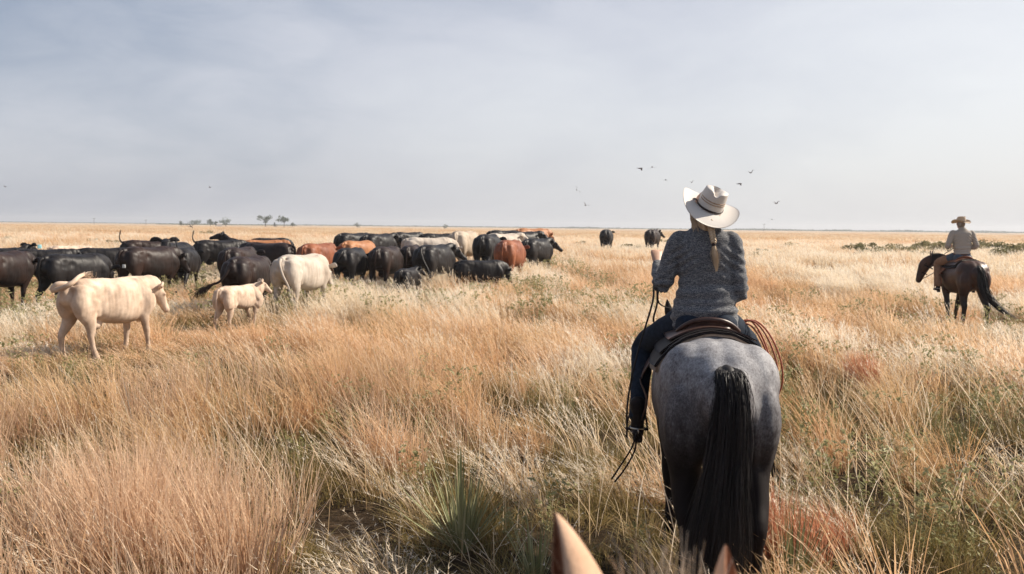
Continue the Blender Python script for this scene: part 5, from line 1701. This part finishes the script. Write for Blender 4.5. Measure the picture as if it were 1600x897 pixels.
# far tree lines reading as one mass
def treeline():
    rs = np.random.RandomState(77); V = []; Fc = []; c = 0
    segs = [(885, 935, 2.6, 1500), (935, 1100, 1.3, 1600), (1120, 1600, 1.9, 1500), (1150, 1240, 2.8, 1500), (1490, 1575, 3.6, 1400), (1380, 1440, 2.8, 1450), (1600, 1760, 2.4, 1500),
            (460, 900, 1.2, 1700), (250, 460, 1.2, 1100), (1290, 1330, 2.6, 1400), (-60, 250, .5, 1900)]
    for x0, x1, hp, D in segs:
        n = int((x1 - x0) * 9)
        for i in range(n):
            px = rs.uniform(x0, x1)
            hh = hp * D / F * (0.55 + .75 * abs(noise.noise(Vector((px * .07, D, 0)))) + .2 * rs.rand())
            p = at(px, 355, D); z0 = terrain(p.x, D)
            q = np.array([p.x, D + rs.uniform(-15, 15), z0 + hh * rs.rand()])
            a = rs.normal(size=3); a /= np.linalg.norm(a); b = np.cross(a, rs.normal(size=3)); b /= np.linalg.norm(b)
            s_ = rs.uniform(.8, 1.6) * D / 1500
            V += [tuple(q - a * s_), tuple(q + b * s_ * .7), tuple(q + a * s_), tuple(q - b * s_ * .7)]
            Fc.append((c, c + 1, c + 2, c + 3)); c += 4
    me = bpy.data.meshes.new('distant_trees'); me.from_pydata(V, [], Fc)
    o = link('distant_trees', me, tree_m)
    tag(o, 'far line of trees along the horizon, faded by haze', 'trees', kind='stuff')
treeline()

# thin utility poles far away
def pole(px, hp, label):
    D = 700; p = at(px, 350, D); h = hp * D / F
    e = empty('utility_pole', (p.x, D, terrain(p.x, D)))
    tag(e, label, 'utility pole')
    mb = MB(); mb.tube([(0, 0, -.3, .16), (0, 0, h, .12)], seg=8, sub=2); link('mast', mb.mesh('mast'), bark_m, e)
    mb = MB(); mb.tube([(-1.1, 0, h * .93, .09), (1.1, 0, h * .93, .09)], side=(0, 1, 0), seg=6, sub=2); link('crossarm', mb.mesh('crossarm'), bark_m, e)
pole(147, 10, 'thin utility pole on the left horizon, left one of the two')
pole(228, 8, 'thin utility pole on the horizon, right one of the two nearer the farm trees')
pole(1194, 12, 'lone thin pole on the horizon right of the near rider')
# pale farm shed among the trees
p = at(343, 350, 600)
sh_ = empty('farm_shed', (p.x, 600, terrain(p.x, 600)), .3); tag(sh_, 'tiny white farm shed between the distant trees', 'shed')
mb = MB(); mb.add([(-1.6, -1, 0), (1.6, -1, 0), (1.6, 1, 0), (-1.6, 1, 0), (-1.6, -1, 1.5), (1.6, -1, 1.5), (1.6, 1, 1.5), (-1.6, 1, 1.5), (-1.6, 0, 2.0), (1.6, 0, 2.0)],
                  [(0, 1, 5, 4), (1, 2, 6, 9, 5), (2, 3, 7, 6), (3, 0, 4, 8, 7)])
link('wall', mb.mesh('wall', False), simple('white_paint', (.75, .74, .72), .6, .3, .05, 2, 0), sh_)
mb = MB(); mb.add([(-1.8, -1.2, 1.43), (1.8, -1.2, 1.43), (1.8, 0, 2.05), (-1.8, 0, 2.05), (1.8, 1.2, 1.43), (-1.8, 1.2, 1.43)], [(0, 1, 2, 3), (3, 2, 4, 5)])
link('roof', mb.mesh('roof', False), simple('grey_roof', (.4, .4, .4), .6, .3, .05, 2, 0), sh_)

# ------------------------------------------------------------------ birds
bird_m = simple('dark_feathers', (.06, .05, .05), .7, .2, .2, 10, 0)
def bird_parts(flap):
    mb = MB(); mb.tube([(-.10, 0, 0, .006, .004), (-.06, 0, 0, .016, .013), (0, 0, 0, .022, .02), (.05, 0, .005, .016, .015), (.075, 0, .008, .006, .005)], seg=8, sub=3)
    mb.tube([(-.14, 0, .0, .022, .002), (-.09, 0, 0, .008, .004)], seg=8, sub=2)
    body = mb.mesh('bird_body')
    W = []
    for s_ in (1, -1):
        V = []; n = 6
        for i in range(n + 1):
            t = i / n; y = s_ * (.015 + .16 * t); z = flap * .11 * math.sin(t * PI * .62) - (.05 * flap * t * t); x = .02 - .05 * t * t
            ch = .055 * (1 - t ** 2.2) + .006
            V += [(x + ch * .4, y, z), (x - ch * .6, y, z - .006)]
        mb = MB(); mb.add(V, [(2 * i, 2 * i + 1, 2 * i + 3, 2 * i + 2) for i in range(n)])
        W.append(mb.mesh('bird_wing'))
    return body, W
BP = [bird_parts(f_) for f_ in (1.0, -.5, .3)]
for i, (px, py, D, yaw, bank, v, size) in enumerate([
    (1001, 263, 42, 20, .3, 1, 1.15), (1019, 261, 44, 70, -.2, 1, 1.15), (1040, 281, 48, 100, .2, 1, 1.0), (1081, 285, 50, 60, -.3, 0, .9), (1129, 301, 46, 80, .1, 0, 1.0), (1156, 287, 44, 15, .2, 1, 1.1),
    (1173, 270, 44, 50, -.2, 0, 1.1), (1213, 318, 46, 40, -.1, 0, 1.1), (1206, 343, 52, 90, .2, 2, .9), (901, 297, 46, 80, 1.0, 0, 1.0), (915, 321, 48, 60, .5, 0, 1.0), (328, 293, 70, 60, .3, 0, .9), (8, 292, 75, 80, .2, 0, 1.0), (298, 354, 40, 60, .6, 2, .8)]):
    p = at(px, py, D)
    e = empty('bird', p, 0, size * 1.15); e.rotation_euler = Euler((bank, 0, R(yaw)))
    grp = 'birds in flight around the hat'
    lab = {1001: 'left bird of the highest pair, up and left of the near rider\'s hat', 1019: 'right bird of the highest pair, up and left of the near rider\'s hat', 1040: 'bird just below the highest pair, left of the near rider\'s hat',
           1081: 'pale small bird right above the left brim of the near rider\'s hat', 1129: 'bird right beside the crown of the near rider\'s hat', 1156: 'dark bird above the right brim of the near rider\'s hat',
           1173: 'highest bird on the right side of the near rider\'s hat', 1213: 'bird farthest right of all, level with the hat crown', 1206: 'lowest bird, faint, right of the near rider\'s hat'}.get(px)
    if px in (901, 915): lab, grp = ('upper' if px == 901 else 'lower') + ' of the two small birds flying left of the near rider', None
    if px == 328: lab, grp = 'tiny bird in the sky above the distant farm trees', None
    if px == 8: lab, grp = 'tiny faint bird at the far left edge of the sky', None
    if px == 298: lab, grp = 'tiny dark bird low over the field left of the raised black tail', None
    tag(e, lab, 'bird', grp)
    link('body', BP[v][0], bird_m, e)
    for wm in BP[v][1]: link('wing', wm, bird_m, e)

# ------------------------------------------------------------------ haze
def haze():
    X, Y0, Y1, Z0, Z1 = 2300, -600, 2600, -3.0, 16.0
    V = [(-X, Y0, Z0), (X, Y0, Z0), (X, Y1, Z0), (-X, Y1, Z0), (-X, Y0, Z1), (X, Y0, Z1), (X, Y1, Z1), (-X, Y1, Z1)]
    mb = MB(); mb.add(V, [(3, 2, 1, 0), (4, 5, 6, 7), (0, 1, 5, 4), (1, 2, 6, 5), (2, 3, 7, 6), (3, 0, 4, 7)])
    m = bpy.data.materials.new('haze_air'); m.use_nodes = True; t = m.node_tree; t.nodes.clear()
    o_ = N(t, 'ShaderNodeOutputMaterial'); pv = N(t, 'ShaderNodeVolumePrincipled')
    pv.inputs['Color'].default_value = (.92, .94, .98, 1); pv.inputs['Density'].default_value = 0.00038; pv.inputs['Anisotropy'].default_value = 0.2
    t.links.new(pv.outputs[0], o_.inputs['Volume'])
    ob = link('haze', mb.mesh('haze', False), m)
    tag(ob, 'thin pale haze over the far prairie', 'haze', kind='stuff')
haze()
